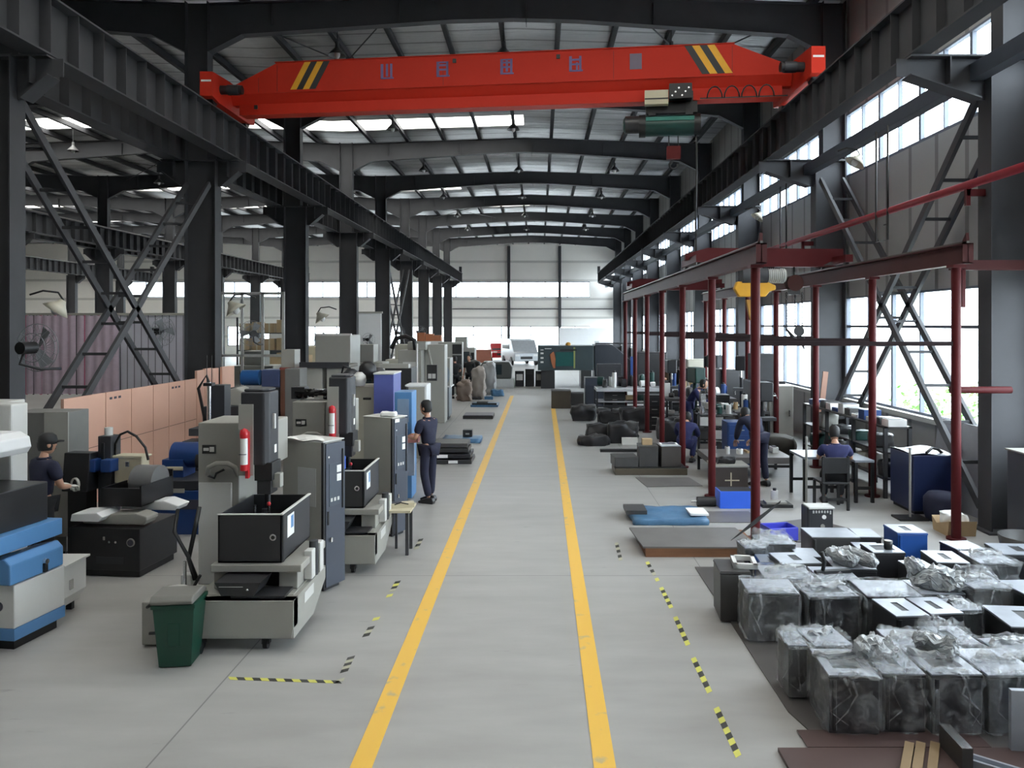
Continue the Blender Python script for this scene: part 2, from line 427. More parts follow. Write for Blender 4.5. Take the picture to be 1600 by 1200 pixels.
# roof: four gabled bays with skylight strips left open in the sheeting
BAYS = [(-7.9, 6.9, -0.6), (-22.2, -7.9, -15.0), (-36.6, -22.2, -29.4), (-50.2, -36.6, -43.4)]
SKY_Y = [(0.5, 1.5), (7.6, 8.6), (12.2, 13.2), (29.4, 30.9), (43.6, 44.8), (50.5, 51.7), (57.6, 58.8), (64.5, 65.7)]  # first three strips are unseen, added to light the near floor and crane
def roof_z(x, bay):
    a, b, r = bay
    return 10.80 + 0.25 * (1 - abs(x - r) / ((r - a) if x < r else (b - r)))
mb = MB(); ncell = 0; sky_cells = []
for bi, bay in enumerate(BAYS):
    a, b, r = bay
    xs = [a, r, b]
    if bi == 0: segs = [(a, r, True), (r, b + 0.6, 'near')]
    else: segs = [(a, r, True), (r, b, True)]
    for (x0, x1, sky) in segs:
        z0 = roof_z(max(min(x0, b), a), bay); z1 = roof_z(max(min(x1, b), a), bay)
        ys = [-6]
        for (s0, s1) in SKY_Y: ys += [s0, s1]
        ys += [74.2]
        for i in range(len(ys) - 1):
            y0, y1 = ys[i], ys[i + 1]
            if i % 2 == 1 and ((sky is True and y0 > 20) or (bi == 0 and y1 < 17)):
                if bi == 0 and y0 > 40 and i % 4 == 1:
                    xm = x0 + 3.4; zm = z0 + (z1 - z0) * 3.4 / (x1 - x0)
                    sky_cells.append((x0, xm, y0, y1, z0, zm)); lo, hi, zl, zh = xm, x1, zm, z1
                else:
                    sky_cells.append((x0, x1, y0, y1, z0, z1)); continue
            else:
                lo, hi, zl, zh = x0, x1, z0, z1
            t = 0.05
            mb.add([(lo, y0, zl), (hi, y0, zh), (hi, y1, zh), (lo, y1, zl), (lo, y0, zl + t), (hi, y0, zh + t), (hi, y1, zh + t), (lo, y1, zl + t)],
                   [(0, 3, 2, 1), (4, 5, 6, 7), (0, 1, 5, 4), (2, 3, 7, 6), (1, 2, 6, 5), (0, 4, 7, 3)], FOIL)
struct('ceiling', mb)
wn = 0
SKYG = glass_mat('clear_skylight_sheet', (0.90, 0.86, 0.80), 0.06)
for (x0, x1, y0, y1, z0, z1) in sky_cells:
    wn += 1
    m = MB(); m.add([(x0, y0, z0 + .01), (x1, y0, z1 + .01), (x1, y1, z1 + .01), (x0, y1, z0 + .01), (x0, y0, z0 + .02), (x1, y0, z1 + .02), (x1, y1, z1 + .02), (x0, y1, z0 + .02)],
                    [(0, 3, 2, 1), (4, 5, 6, 7), (0, 1, 5, 4), (2, 3, 7, 6), (1, 2, 6, 5), (0, 4, 7, 3)], SKYG)
    struct('window_%d' % wn, m)

# side wall on the right with two window bands
WX0, WX1 = 7.28, 7.40
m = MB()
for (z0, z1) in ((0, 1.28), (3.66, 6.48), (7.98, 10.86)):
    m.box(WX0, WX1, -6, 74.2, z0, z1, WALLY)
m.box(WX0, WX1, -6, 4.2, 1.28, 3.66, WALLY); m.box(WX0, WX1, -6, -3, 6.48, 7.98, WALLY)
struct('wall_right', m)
struct('trim_1', MB().box(7.14, 7.30, -6, 74, 1.20, 1.29, WALLW))
FRAMEM = mat('pale_window_frame', (0.16, 0.18, 0.22), 0.6, spec=0.2)
def side_window(y0, y1, z0, z1, nv, hz):
    global wn
    wn += 1
    f = MB(); t = 0.04
    f.box(WX0, WX1 - .02, y0, y1, z0, z0 + t * 1.5, FRAMEM); f.box(WX0, WX1 - .02, y0, y1, z1 - t, z1, FRAMEM)
    f.box(WX0, WX1 - .02, y0, y0 + t, z0, z1, FRAMEM); f.box(WX0, WX1 - .02, y1 - t, y1, z0, z1, FRAMEM)
    for i in range(1, nv):
        y = y0 + (y1 - y0) * i / nv; w = 0.08 if i % 2 == 0 else 0.04
        f.box(WX0 + .01, WX1 - .03, y - w / 2, y + w / 2, z0, z1, FRAMEM)
    for h in hz:
        f.box(WX0, WX1 - .02, y0, y1, h - .03, h + .03, FRAMEM)
    w_ = struct('window_%d' % wn, f)
    g = MB().box(WX0 + .06, WX0 + .066, y0 + t, y1 - t, z0 + t, z1 - t, GLASS)
    obj('glass', g, w_)
ys = [-3, 4.2] + COLY + [74.2]
for i in range(len(ys) - 1):
    y0, y1 = ys[i], ys[i + 1]
    if i == len(ys) - 2: y1 = 74.15
    side_window(y0, y1, 6.48, 7.98, 8, [])
    if y1 > 11: side_window(y0, y1, 1.28, 3.66, 6, [2.97])

# end wall
m = MB(); EY0, EY1 = 74.0, 74.2
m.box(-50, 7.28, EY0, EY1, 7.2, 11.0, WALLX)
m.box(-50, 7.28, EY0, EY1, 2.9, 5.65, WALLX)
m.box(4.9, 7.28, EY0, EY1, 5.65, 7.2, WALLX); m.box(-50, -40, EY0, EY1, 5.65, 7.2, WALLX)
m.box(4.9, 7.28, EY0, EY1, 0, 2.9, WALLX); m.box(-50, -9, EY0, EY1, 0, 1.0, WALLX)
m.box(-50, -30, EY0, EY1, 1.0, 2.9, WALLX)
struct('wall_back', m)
def end_window(x0, x1, z0, z1, nv, hz=()):
    global wn
    wn += 1
    f = MB(); t = 0.08
    f.box(x0, x1, EY0, EY1, z0, z0 + t, FRAMEM); f.box(x0, x1, EY0, EY1, z1 - t, z1, FRAMEM)
    for i in range(nv + 1):
        x = x0 + (x1 - x0) * i / nv
        f.box(max(x0, x - .04), min(x1, x + .04), EY0, EY1, z0, z1, FRAMEM)
    for h in hz: f.box(x0, x1, EY0, EY1, h - .04, h + .04, FRAMEM)
    w_ = struct('window_%d' % wn, f)
    obj('glass', MB().box(x0, x1, EY0 + .09, EY0 + .1, z0, z1, GLASS), w_)
end_window(-8.0, 4.9, 5.65, 7.2, 6, ())
end_window(-23, -8.0, 5.65, 7.2, 7, ()); end_window(-40, -23, 5.65, 7.2, 8, ())
end_window(-30, -9.0, 1.0, 2.9, 10, ())
end_window(2.1, 4.9, 2.45, 2.9, 2, ())
struct('wall_back_infill', MB().box(2.1, 4.9, EY0, EY1, 0, 2.45, WALLX)).name = 'trim_2'
f = MB()
for x in (-9.0, -6.3, -3.6, -0.8, 2.1): f.box(x - .05, x + .05, EY0, EY1, 0, 2.9, FRAMEM)
f.box(-9, 2.1, EY0, EY1, 2.82, 2.9, FRAMEM); f.box(-9, 2.1, EY0 + .02, EY1 - .02, 2.0, 2.06, FRAMEM)
d_ = struct('door_1', f); obj('glass', MB().box(-9, 2.1, EY0 + .09, EY0 + .1, 0.02, 2.85, GLASS), d_)
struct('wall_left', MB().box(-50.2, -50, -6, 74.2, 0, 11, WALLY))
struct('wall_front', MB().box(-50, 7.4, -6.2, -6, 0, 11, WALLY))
for i, x in enumerate((-2.9, 2.0)):
    one('wall_post', MB().box(x - .14, x + .14, 73.7, 74.0, 0, 10.6, STEEL),
        'dark steel post against the far end wall, %s of the two above the daylight opening' % ('left' if i == 0 else 'right'), 'post')
for i, z in enumerate((4.55,)):
    struct('trim_%d' % (3 + i), MB().box(-9, 7.2, 73.9, 74.0, z - .04, z + .04, STEEL))

# ------------------------------------------------------------------ steel columns
def hsec(m, x0, x1, y, w, z0, z1, t=0.022, mt=STEEL):
    m.box(x0, x0 + t, y - w / 2, y + w / 2, z0, z1, mt); m.box(x1 - t, x1, y - w / 2, y + w / 2, z0, z1, mt)
    m.box(x0 + t, x1 - t, y - .009, y + .009, z0, z1, mt)
def corbel(m, xa, xb, w, z1, mt=STEEL):
    """bracket from column face xa out to tip xb, top at z1"""
    m.box(min(xa, xb), max(xa, xb), -w / 2, w / 2, z1 - .025, z1, mt)
    s = 1 if xb > xa else -1
    m.prism([(xa, z1 - .025), (xb, z1 - .025), (xb, z1 - .28), (xa + s * .12, z1 - .62), (xa, z1 - .62)], 'Y', -.012, .012, mt)
    for (p, q) in (((xb, z1 - .28), (xa + s * .12, z1 - .62)), ((xb, z1 - .02), (xb, z1 - .28))):
        m.beam((p[0], 0, p[1]), (q[0], 0, q[1]), w if p[0] != q[0] else w, .022, mt)
    m.box(min((xa + xb) / 2 - .01, (xa + xb) / 2 + .01), (xa + xb) / 2 + .01, -w / 2, w / 2, z1 - .4, z1 - .02, mt)
def column(x0, x1, ux0, ux1, arms, label, group, top=10.62):
    cx = (x0 + x1) / 2
    r = thing('steel_column', label, 'column', (cx, COLY[0], 0), 0, group)
    m = MB(); hsec(m, x0 - cx, x1 - cx, 0, .34, 0.03, 6.9); hsec(m, ux0 - cx, ux1 - cx, 0, .30, 6.9, top)
    m.box(x0 - cx, x1 - cx, -.17, .17, 6.86, 6.9, STEEL)
    obj('shaft', m, r)
    obj('base_plate', MB().box(x0 - cx - .08, x1 - cx + .08, -.26, .26, 0, .03, STEEL), r)
    for (a, b) in arms:
        k = MB(); corbel(k, a - cx, b - cx, .30, 6.90); obj('corbel', k, r)
    return r
lc = column(-8.33, -7.60, -8.33, -7.79, [(-7.60, -7.08), (-8.33, -8.90)], 'charcoal steel column nearest the camera on the left of the aisle', 'steel columns left of the aisle')
cols_l = [lc]
for n in range(1, 9):
    cols_l.append(dup(lc, (lc.location.x, COLY[n], 0), None, 'charcoal steel column, %s along the row left of the aisle' % ORD[n]))
rc = column(6.50, 7.22, 6.68, 7.22, [(6.50, 5.36)], 'grey steel column nearest the camera against the right wall', 'steel columns along the right wall')
for n in range(1, 9):
    dup(rc, (rc.location.x, COLY[n], 0), None, 'grey steel column, %s along the right window wall' % ORD[n])
c2 = column(-22.57, -21.83, -22.45, -21.95, [(-21.83, -21.3), (-22.57, -23.1)], 'x', 'steel columns of the bay beyond')
for n in range(2, 9):
    dup(c2, (c2.location.x, COLY[n], 0), None, 'dark steel column of the middle row far left, %s from the camera' % ORD[n - 2])
for ch in list(c2.children): bpy.data.objects.remove(ch)
bpy.data.objects.remove(c2)
c3 = column(-36.95, -36.25, -36.85, -36.35, [(-36.25, -35.7)], 'dark steel column of the outermost row in the far left bays, nearest the camera', 'steel columns of the outermost row')
c3.location.y = COLY[5]
for n in range(6, 9):
    dup(c3, (c3.location.x, COLY[n], 0), None, 'dark steel column of the outermost row far left, %s from the camera' % ORD[n - 5])

# ------------------------------------------------------------------ crane runway beams
def runway(xc, label, y0=2.0, y1=71.5, stiff=0.68, w=.20):
    r = thing('crane_runway_beam', label, 'beam', (xc, y0, 6.92 if xc < 0 else 6.95))
    m = MB(); L = y1 - y0
    m.box(-w, w, 0, L, .88 - .03, .88, STEEL); m.box(-w, w, 0, L, 0, .028, STEEL); m.box(-.008, .008, 0, L, .028, .85, STEEL)
    y = 0.34
    while y < L:
        m.box(-w + .02, w - .02, y - .006, y + .006, .028, .85, STEEL); y += stiff
    obj('girder', m, r)
    obj('rail', MB().box(-.035, .035, 0, L, .88, .96, RAILM), r)
    st = MB().box(-.12, .12, L - .35, L - .05, .88, 1.5, STEEL); obj('end_stop', st, r)
    return r
runway(-7.28, 'long charcoal crane runway beam facing the aisle on the left columns')
runway(-8.68, 'charcoal crane runway beam on the rear side of the left columns')
runway(5.56, 'dark crane runway beam high along the right window wall', w=.15)
runway(-21.5, 'dark crane runway beam on the near side of the far left bay columns', 20)
runway(-22.9, 'dark crane runway beam behind the far left bay columns', 20)
runway(-35.9, 'dark crane runway beam of the outermost far left row', 40)

# ------------------------------------------------------------------ rafters, purlins and roof rods
def rafter(a, b, r, label, group, cols=True):
    m = MB()
    bot = [(a, 9.45), (a + .8, 9.86), (r - 1.5, 10.20), (r, 10.24), (r + 1.5, 10.20), (b - .8, 9.86), (b, 9.45)]
    top = [(a, 10.58), (r, 10.83), (b, 10.58)]
    m.prism(bot + top[::-1], 'Y', -.008, .008, STEEL)
    for i in range(len(bot) - 1):
        m.beam((bot[i][0], 0, bot[i][1]), (bot[i + 1][0], 0, bot[i + 1][1]), .24, .02, STEEL)
    for i in range(2):
        m.beam((top[i][0], 0, top[i][1]), (top[i + 1][0], 0, top[i + 1][1]), .24, .02, STEEL)
    x = a + 1.5
    while x < b - 1:
        m.box(x - .006, x + .006, -.11, .11, 10.1, 10.6, STEEL); x += 3.0
    return m
mrs = []
for bi, (a, b, r) in enumerate([(-7.80, 6.69, -0.6), (-21.95, -8.34, -15.0), (-36.35, -22.45, -29.4), (-50.0, -36.85, -43.4)]):
    me = rafter(a, b, r, '', '').mesh('roof_rafter')
    nm = ['the main aisle bay', 'the bay left of the aisle columns', 'the second bay to the left', 'the outermost left bay'][bi]
    for n in range(9):
        if bi == 2 and n < 2: continue
        if bi == 3 and n < 5: continue
        o = bpy.data.objects.new('roof_rafter', me); COL.objects.link(o); o.location = (0, COLY[n], 0)
        o['label'] = 'tapered roof rafter spanning %s, %s from the camera' % (nm, ORD[n]); o['category'] = 'rafter'
        o['group'] = 'roof rafters of ' + nm
pm = MB().box(-.05, .05, 0, 69, -.20, 0, STEEL2); pm.box(-.05, .08, 0, 69, -.20, -.185, STEEL2)
pme = pm.mesh('roof_purlin')
for bi, bay in enumerate(BAYS[:3]):
    a, b, r = bay
    x = a + 0.9
    while x < b - .3:
        o = bpy.data.objects.new('roof_purlin', pme); COL.objects.link(o); o.location = (x, 5, roof_z(x, bay) - .01)
        pk = int(round((x - a - .9) / 1.5)); o['label'] = 'long dark roof purlin over %s, %s from its left side' % (('the main aisle', 'the bay left of the aisle', 'the second bay leftward')[bi], ORD[pk]); o['category'] = 'purlin'; o['group'] = 'roof purlins'
        x += 1.5
# tie rods between rafters (x bracing in the roof)
k = 0
for (n, xa, xb) in ((1, -7.4, -3.6), (1, 6.2, 2.4), (5, -7.4, -3.0), (3, -21, -15), (4, -14, -9)):
    for s in (0, 1):
        k += 1
        y0, y1 = COLY[n] + .1, COLY[n + 1] - .1
        p, q = ((xa, y0, 10.42), (xb, y1, 10.42)) if s == 0 else ((xb, y0, 10.36), (xa, y1, 10.36))
        one('roof_tie_rod', MB().cyl(p, q, .018, BRACE, n=6), 'thin roof tie rod between rafters %s and %s, %s bay, running %s' % (ORD[n], ORD[n + 1], 'left' if xa < -8 else ('aisle' if xa < 0 else 'aisle right side'), 'outwards' if s else 'inwards'), 'rod', group='roof tie rods')

# ------------------------------------------------------------------ lattice wall bracing
def lattice(label, xs, ya, za, yb, zb, group=None, rung=0.8):
    r = thing('lattice_brace', label, 'brace', (0, 0, 0), 0, group)
    for x in xs:
        m = MB(); p = Vector((x, ya, za)); q = Vector((x, yb, zb))
        m.beam(p, q, .05, .13, BRACE); m.beam(p + Vector((.03 if x > 0 else -.03, 0, 0)), q + Vector((.03 if x > 0 else -.03, 0, 0)), .10, .012, BRACE)
        obj('chord', m, r)
    L = math.hypot(yb - ya, zb - za); n = int(L / rung)
    for i in range(1, n):
        t = i / n; y = ya + (yb - ya) * t; z = za + (zb - za) * t
        obj('rung', MB().box(min(xs), max(xs), y - .03, y + .03, z - .025, z + .025, STEEL), r)
    return r
lattice('grey lattice brace on the right wall, foot at the second column, top at the nearest', (6.58, 7.10), 17.95, .35, 11.45, 6.5)
lattice('grey lattice brace on the right wall, foot at the nearest column, top at the second', (6.58, 7.10), 11.45, .30, 17.95, 6.4)
lattice('grey lattice brace left of the aisle, foot at the second column, top at the nearest', (-7.70, -8.22), 17.95, .35, 11.45, 6.3)
lattice('grey lattice brace left of the aisle, foot at the nearest column, top at the second', (-7.70, -8.22), 11.45, .30, 17.95, 6.3)
lattice('thin crossed brace between the fifth and sixth left columns, falling towards the far end', (-7.75, -8.1), 39.4, 6.3, 46.0, .3)
lattice('thin crossed brace between the fifth and sixth left columns, rising towards the far end', (-7.75, -8.1), 39.4, .3, 46.0, 6.3)

# ------------------------------------------------------------------ red overhead travelling crane
cr = thing('bridge_crane', 'red single girder overhead crane spanning the main aisle', 'crane', (0, 0, 0))
cl = Vector((-7.28, 18.05, 0)); crr = Vector((5.56, 16.52, 0))
ang = math.atan2(crr.y - cl.y, crr.x - cl.x)
def CM(x, z=0):  # frame on the girder front web at world-x offset
    return Matrix.Translation((cl.x, cl.y, 0)) @ Matrix.Rotation(ang, 4, 'Z')
M = CM(0); LG = (crr - cl).length
g = MB()
x0, x1 = 0.15, LG - .15
prof = [(x0, 8.34), (x1, 8.34), (x1, 8.50), (x1 - 1.25, 9.03), (x0 + 1.15, 9.03), (x0, 8.50)]
g.prism(prof, 'Y', -.24, .24, CRANE, M)
g.prism([(x0 + 1.1, 9.03), (x1 - 1.2, 9.03), (x1 - 1.2, 9.045), (x0 + 1.1, 9.045)], 'Y', -.27, .27, CRANE, M)
g.prism([(-.24, 8.34), (.24, 8.34), (.10, 8.12), (-.10, 8.12)], 'X', x0, x1, CRANE, M)
g.box(x0 + .2, x1 - .2, -.16, .16, 8.09, 8.12, CRANE, M); g.box(x0 + .2, x1 - .2, -.012, .012, 7.90, 8.09, CRANE, M)
g.box(x0 + .2, x1 - .2, -.17, .17, 7.87, 7.90, CRANE, M)
g.box(x0 + .2, x1 - .2, -.175, -.16, 7.87, 8.09, CRANE, M)
g.box(x0 + 1.1, x1 - 1.2, -.262, -.24, 8.34, 8.36, CRANE, M)
for xx in (x0 + .7, x0 + 1.15, 5.2, 9.0, x1 - 1.25):
    g.box(xx - .004, xx + .004, -.243, -.24, 8.36, 8.98 if 1 < xx < 12 else 8.7, BLACK, M)
obj('girder', g, cr)
def slant(x, w, lean, mt, cut=0.0):
    return [(x, 8.40), (x + w, 8.40), (x + w + lean, 9.02), (x + lean, 9.02)]
for side in (0, 1):
    m = MB()
    for k in range(4):
        if side == 0: m.prism(slant(1.62 + k * .15, .15, .34, 0), 'Y', -.248, -.241, YELLOW if k % 2 == 0 else BLACK, M)
        else: m.prism(slant(10.90 + k * .16, .16, -.38, 0), 'Y', -.248, -.241, BLACK if k % 2 == 0 else YELLOW, M)
    obj('warning_stripes', m, cr)
# worn lettering on the girder: five blocks, strokes approximate the marks in the photo
GL = [(3.76, ['v0', 'v1', 'v2', 'b']), (5.05, ['v0', 'h1', 'h2', 'h3', 'v2', 'b']), (6.50, ['v0', 'v1', 'v2', 'h1', 'h3', 'b', 'h2']), (8.03, ['v0', 'v2', 'h1', 'h2', 'v3', 'b']), (9.35, ['full'])]
for gi, (gx, ks) in enumerate(GL):
    m = MB(); s = .34; z = 8.56; y0_, y1_ = -.248, -.241
    P = {'v0': (0, .06, 0, s), 'v1': (.12, .17, .06, s), 'v2': (.22, .27, 0, s), 'v3': (.15, .19, .0, .2), 'h1': (.0, s * .8, .24, .28), 'h2': (.02, s * .8, .14, .18), 'h3': (.0, s * .8, .31, .34), 'b': (0, .3, .0, .035), 'full': (0, .26, 0, .34)}
    for q in ks:
        a, b_, c, d = P[q]; m.box(gx + a, gx + b_, y0_, y1_, z + c, z + d, GLYPH if q != 'full' else mat('grey_plate', (.16, .13, .18), .5), M)
    obj('lettering' if ks[0] != 'full' else 'name_plate', m, cr)
for bx, bz in ((5.42, 8.86), (7.75, 8.86), (.75, 7.98)):
    obj('sensor', MB().box(bx, bx + .08, -.26, -.24, bz, bz + .09, BLACK, M), cr)
for xr, yc, lab in ((-7.28, 18.05, 'left'), (5.56, 16.52, 'right')):
    e = MB()
    e.prism([(yc - 1.25, 8.02), (yc - 1.25, 8.55), (yc - .3, 8.62), (yc + .3, 8.62), (yc + 1.25, 8.55), (yc + 1.25, 8.02), (yc + .9, 7.96), (yc - .9, 7.96)], 'X', xr - .14, xr + .14, CRANE)
    o = obj('end_carriage', e, cr)
    for yy in (yc - .95, yc + .95):
        obj('wheel', MB().cyl((xr - .07, yy, 8.02), (xr + .07, yy, 8.02), .14, BLACK, n=18), o)
    s = 1 if xr < 0 else -1
    mm = MB().cyl((xr + s * .14, yc - .8, 8.28), (xr + s * .62, yc - .8, 8.28), .10, BLACK).cyl((xr + s * .3, yc - .8, 8.28), (xr + s * .55, yc - .8, 8.28), .115, DKGREY)
    obj('drive_motor', mm, o)
    obj('nameplate', MB().box(xr - .11, xr + .11, yc - 1.256, yc - 1.25, 8.33, 8.37, PAPER), o)
# rope hoist under the girder
hm = Matrix.Translation((cl.x, cl.y, 0)) @ Matrix.Rotation(ang, 4, 'Z')
def hp(x, y, z): return hm @ Vector((x, y, z))
ho = MB(); hx = 9.25
ho.cyl(hp(hx + .35, -.05, 7.36), hp(hx + 1.55, -.05, 7.36), .225, TEAL, n=24)
ho.cyl(hp(hx, -.05, 7.40), hp(hx + .35, -.05, 7.40), .19, TANKB, n=20); ho.ball(hp(hx + .02, -.05, 7.40), (.08, .18, .18), TEAL)
ho.cyl(hp(hx + 1.48, -.05, 7.36), hp(hx + 1.62, -.05, 7.36), .245, BLACK, n=24)
ho.cyl(hp(hx + .30, -.05, 7.36), hp(hx + .44, -.05, 7.36), .245, BLACK, n=24)
ho.box(hx + .45, hx + 1.48, -.285, -.27, 7.42, 7.50, mat('teal_light', (.02, .18, .14), .4), hm)
hob = obj('rope_hoist', ho, cr)
tr = MB(); tr.box(hx + .45, hx + 1.55, -.2, .2, 7.60, 7.84, BLACK, hm)
for xx in (hx + .5, hx + 1.3): tr.box(xx, xx + .16, -.22, -.18, 7.55, 8.06, BLACK, hm); tr.box(xx, xx + .16, .18, .22, 7.55, 8.06, BLACK, hm)
for xx in (hx + .58, hx + 1.38): tr.cyl(hp(xx, -.24, 7.98), hp(xx, -.05, 7.98), .08, BLACK)
obj('trolley', tr, cr)
obj('control_box', MB().box(hx + .42, hx + .92, -.42, -.24, 7.74, 8.04, CREAM, hm).box(hx + .42, hx + .92, -.425, -.42, 7.84, 7.87, BLACK, hm), cr, 'cream electrical box')
ob = MB().box(hx + .94, hx + 1.42, -.45, -.24, 7.84, 8.16, BLACK, hm)
for i in range(6): ob.cyl(hp(hx + 1.0 + i * .07, -.46, 7.9 + (i % 3) * .08), hp(hx + 1.0 + i * .07, -.45, 7.9 + (i % 3) * .08), .02, CHROME, n=8)
obj('switch_box', ob, cr)
hk = MB(); hk.cyl(hp(hx + .95, -.05, 7.14), hp(hx + .95, -.05, 6.75), .012, BLACK, n=6).cyl(hp(hx + 1.15, -.05, 7.14), hp(hx + 1.15, -.05, 6.75), .012, BLACK, n=6)
hk.box(hx + .90, hx + 1.2, -.12, .02, 6.62, 6.9, mat('hook_block_red', (.10, .012, .012), .6, spec=.2), hm)
hk.tube([hp(hx + 1.05 + .09 * math.sin(t), -.05, 6.50 - .09 * math.cos(t)) for t in [PI * (1 + i * .22) for i in range(8)]], .022, BLACK)
obj('hook_block', hk, cr)
fe = MB()
for i in range(4):
    xs = hx + 1.75 + i * .36
    fe.tube([hp(xs + .16 * math.cos(t) + .16, -.26, 7.86 + .26 * math.sin(t)) for t in [PI * j / 8 for j in range(9)]], .016, BLACK, 6)
fe.box(hx + 1.6, x1 - .1, -.27, -.25, 7.86, 7.885, BLACK, hm)
obj('festoon_cable', fe, cr)
obj('pendant_cable', MB().tube([hp(hx + 1.5, -.1, 7.5), hp(hx + 1.55, -.1, 6.8), hp(hx + 1.52, -.1, 5.2), hp(hx + 1.54, -.1, 4.3)], .02, BLACK, 6), cr)

# ------------------------------------------------------------------ pendant lamps
def highbay(loc, label, mtl, group, drop=.8):
    r = thing('high_bay_lamp', label, 'lamp', loc, 0, group)
    obj('lamp_shade', MB().lathe([(.045, .26), (.06, .20), (.10, .16), (.19, .06), (.235, 0), (.225, 0), (.18, .055), (.09, .15), (.03, .18)], mtl, n=24).cyl((0, 0, .24), (0, 0, .36), .05, mtl), r)
    obj('bulb', MB().ball((0, 0, .03), (.075, .075, .12), TRANSL, 12), r)
    obj('rod', MB().cyl((0, 0, .34), (0, 0, .34 + drop), .012, BLACK, n=6), r)
    return r
hb = highbay((-.92, 20.0, 10.02), 'x', SHADEM, 'high bay lamps under the main roof', .58)
first = True
for yi, y in enumerate((20.0, 27.6, 35.0, 42.3, 49.5, 56.5)):
    for xi, x in enumerate((-5.25, -.92, 3.45)):
        lab = 'grey bell lamp under the main roof, %s one in the %s row of three' % (('left', 'middle', 'right')[xi], ORD[yi])
        if first: hb.location = (x, y, 10.02); hb['label'] = lab; first = False
        else: dup(hb, (x, y, 10.02), None, lab)
for yi, y in enumerate((31.0, 38, 45)):
    for xi, x in enumerate((-18.8, -12.0)):
        dup(hb, (x, y, 10.02), None, 'grey bell lamp under the left bay roof, %s one of the %s pair' % (('left', 'right')[xi], ORD[yi]), 'high bay lamps under the left bay roof')
# longitudinal tie along the right columns
one('longitudinal_tie', MB().box(6.28, 6.48, 4, 73, 6.56, 6.80, mat('blue_grey_tie_paint', (.10, .115, .14), .5)),
    'long blue-grey tie bar running along the right columns under the upper windows', 'beam')
# ================================================================== floor markings
def line_strip(name, p0, p1, w, m, label, cat, z=.004, group=None):
    p0 = Vector(p0); p1 = Vector(p1); d = (p1 - p0).normalized(); n = Vector((-d.y, d.x)) * w / 2
    q = [p0 + n, p0 - n, p1 - n, p1 + n]
    return one(name, MB().prism([(v.x, v.y) for v in q], 'Z', 0.0005, z, m), label, cat, group=group)
line_strip('lane_line', (-1.215, 1.5), (-1.14, 32.6), .15, LINE, 'worn yellow line painted along the left edge of the walkway', 'floor marking')
line_strip('lane_line', (.437, 1.5), (.515, 27.9), .15, LINE, 'worn yellow line painted along the right edge of the walkway', 'floor marking')
YT = mat('tape_yellow', (.62, .60, .12), .5); YB = mat('tape_black', (.04, .04, .035), .5); YP = mat('faded_tape', (.42, .41, .30), .6)
def tape(a, b, label, n=8, w=.05, faded=False, seed=0):
    p0 = Vector(G(*a)); p1 = Vector(G(*b)); d = (p1 - p0); L = d.length; d.normalize(); nn = Vector((-d.y, d.x)) * w / 2
    m = MB(); rnd = random.Random(seed)
    for i in range(n):
        s = L * i / n; e = L * (i + 1) / n; sk = .02
        if faded and rnd.random() < .25: continue
        q = [p0 + d * (s - sk) + nn, p0 + d * (s + sk) - nn, p0 + d * (e + sk) - nn, p0 + d * (e - sk) + nn]
        m.prism([(v.x, v.y) for v in q], 'Z', 0.0008, .002, (YT if not faded or rnd.random() < .5 else YP) if i % 2 == 0 else YB)
    one('hazard_tape', m, label, 'tape', group='black and yellow hazard tape on the floor')
tape((358, 1060), (532, 1066), 'long strip of hazard tape in front of the nearest grey machine', 14, seed=1)
tape((530, 1066), (549, 1026), 'short faded hazard tape at the corner of the strip by the nearest grey machine', 8, .06, True, 2)
tape((568, 1000), (592, 960), 'faded hazard tape left of the walkway beside the machine cabinet', 8, .06, True, 3)
tape((602, 942), (622, 908), 'faded hazard tape left of the walkway, further than the cabinet', 8, .06, True, 4)
tape((650, 858), (658, 842), 'tiny faded hazard tape fragment by the second machine', 4, .06, True, 5)
tape((1119, 1106), (1154, 1182), 'hazard tape strip nearest the camera right of the walkway', 9, seed=6)
tape((1083, 1028), (1109, 1082), 'second nearest hazard tape strip right of the walkway', 7, seed=7)
tape((1055, 964), (1075, 1008), 'third hazard tape strip right of the walkway', 7, seed=8)
tape((1033, 918), (1049, 950), 'fourth hazard tape strip right of the walkway, left of the wrapped castings', 7, seed=9)
tape((1011, 878), (1028, 908), 'faded hazard tape in front of the thick steel slab', 7, .05, True, 10)
tape((963, 848), (971, 880), 'broken hazard tape dots left of the thick steel slab', 8, .05, True, 11)

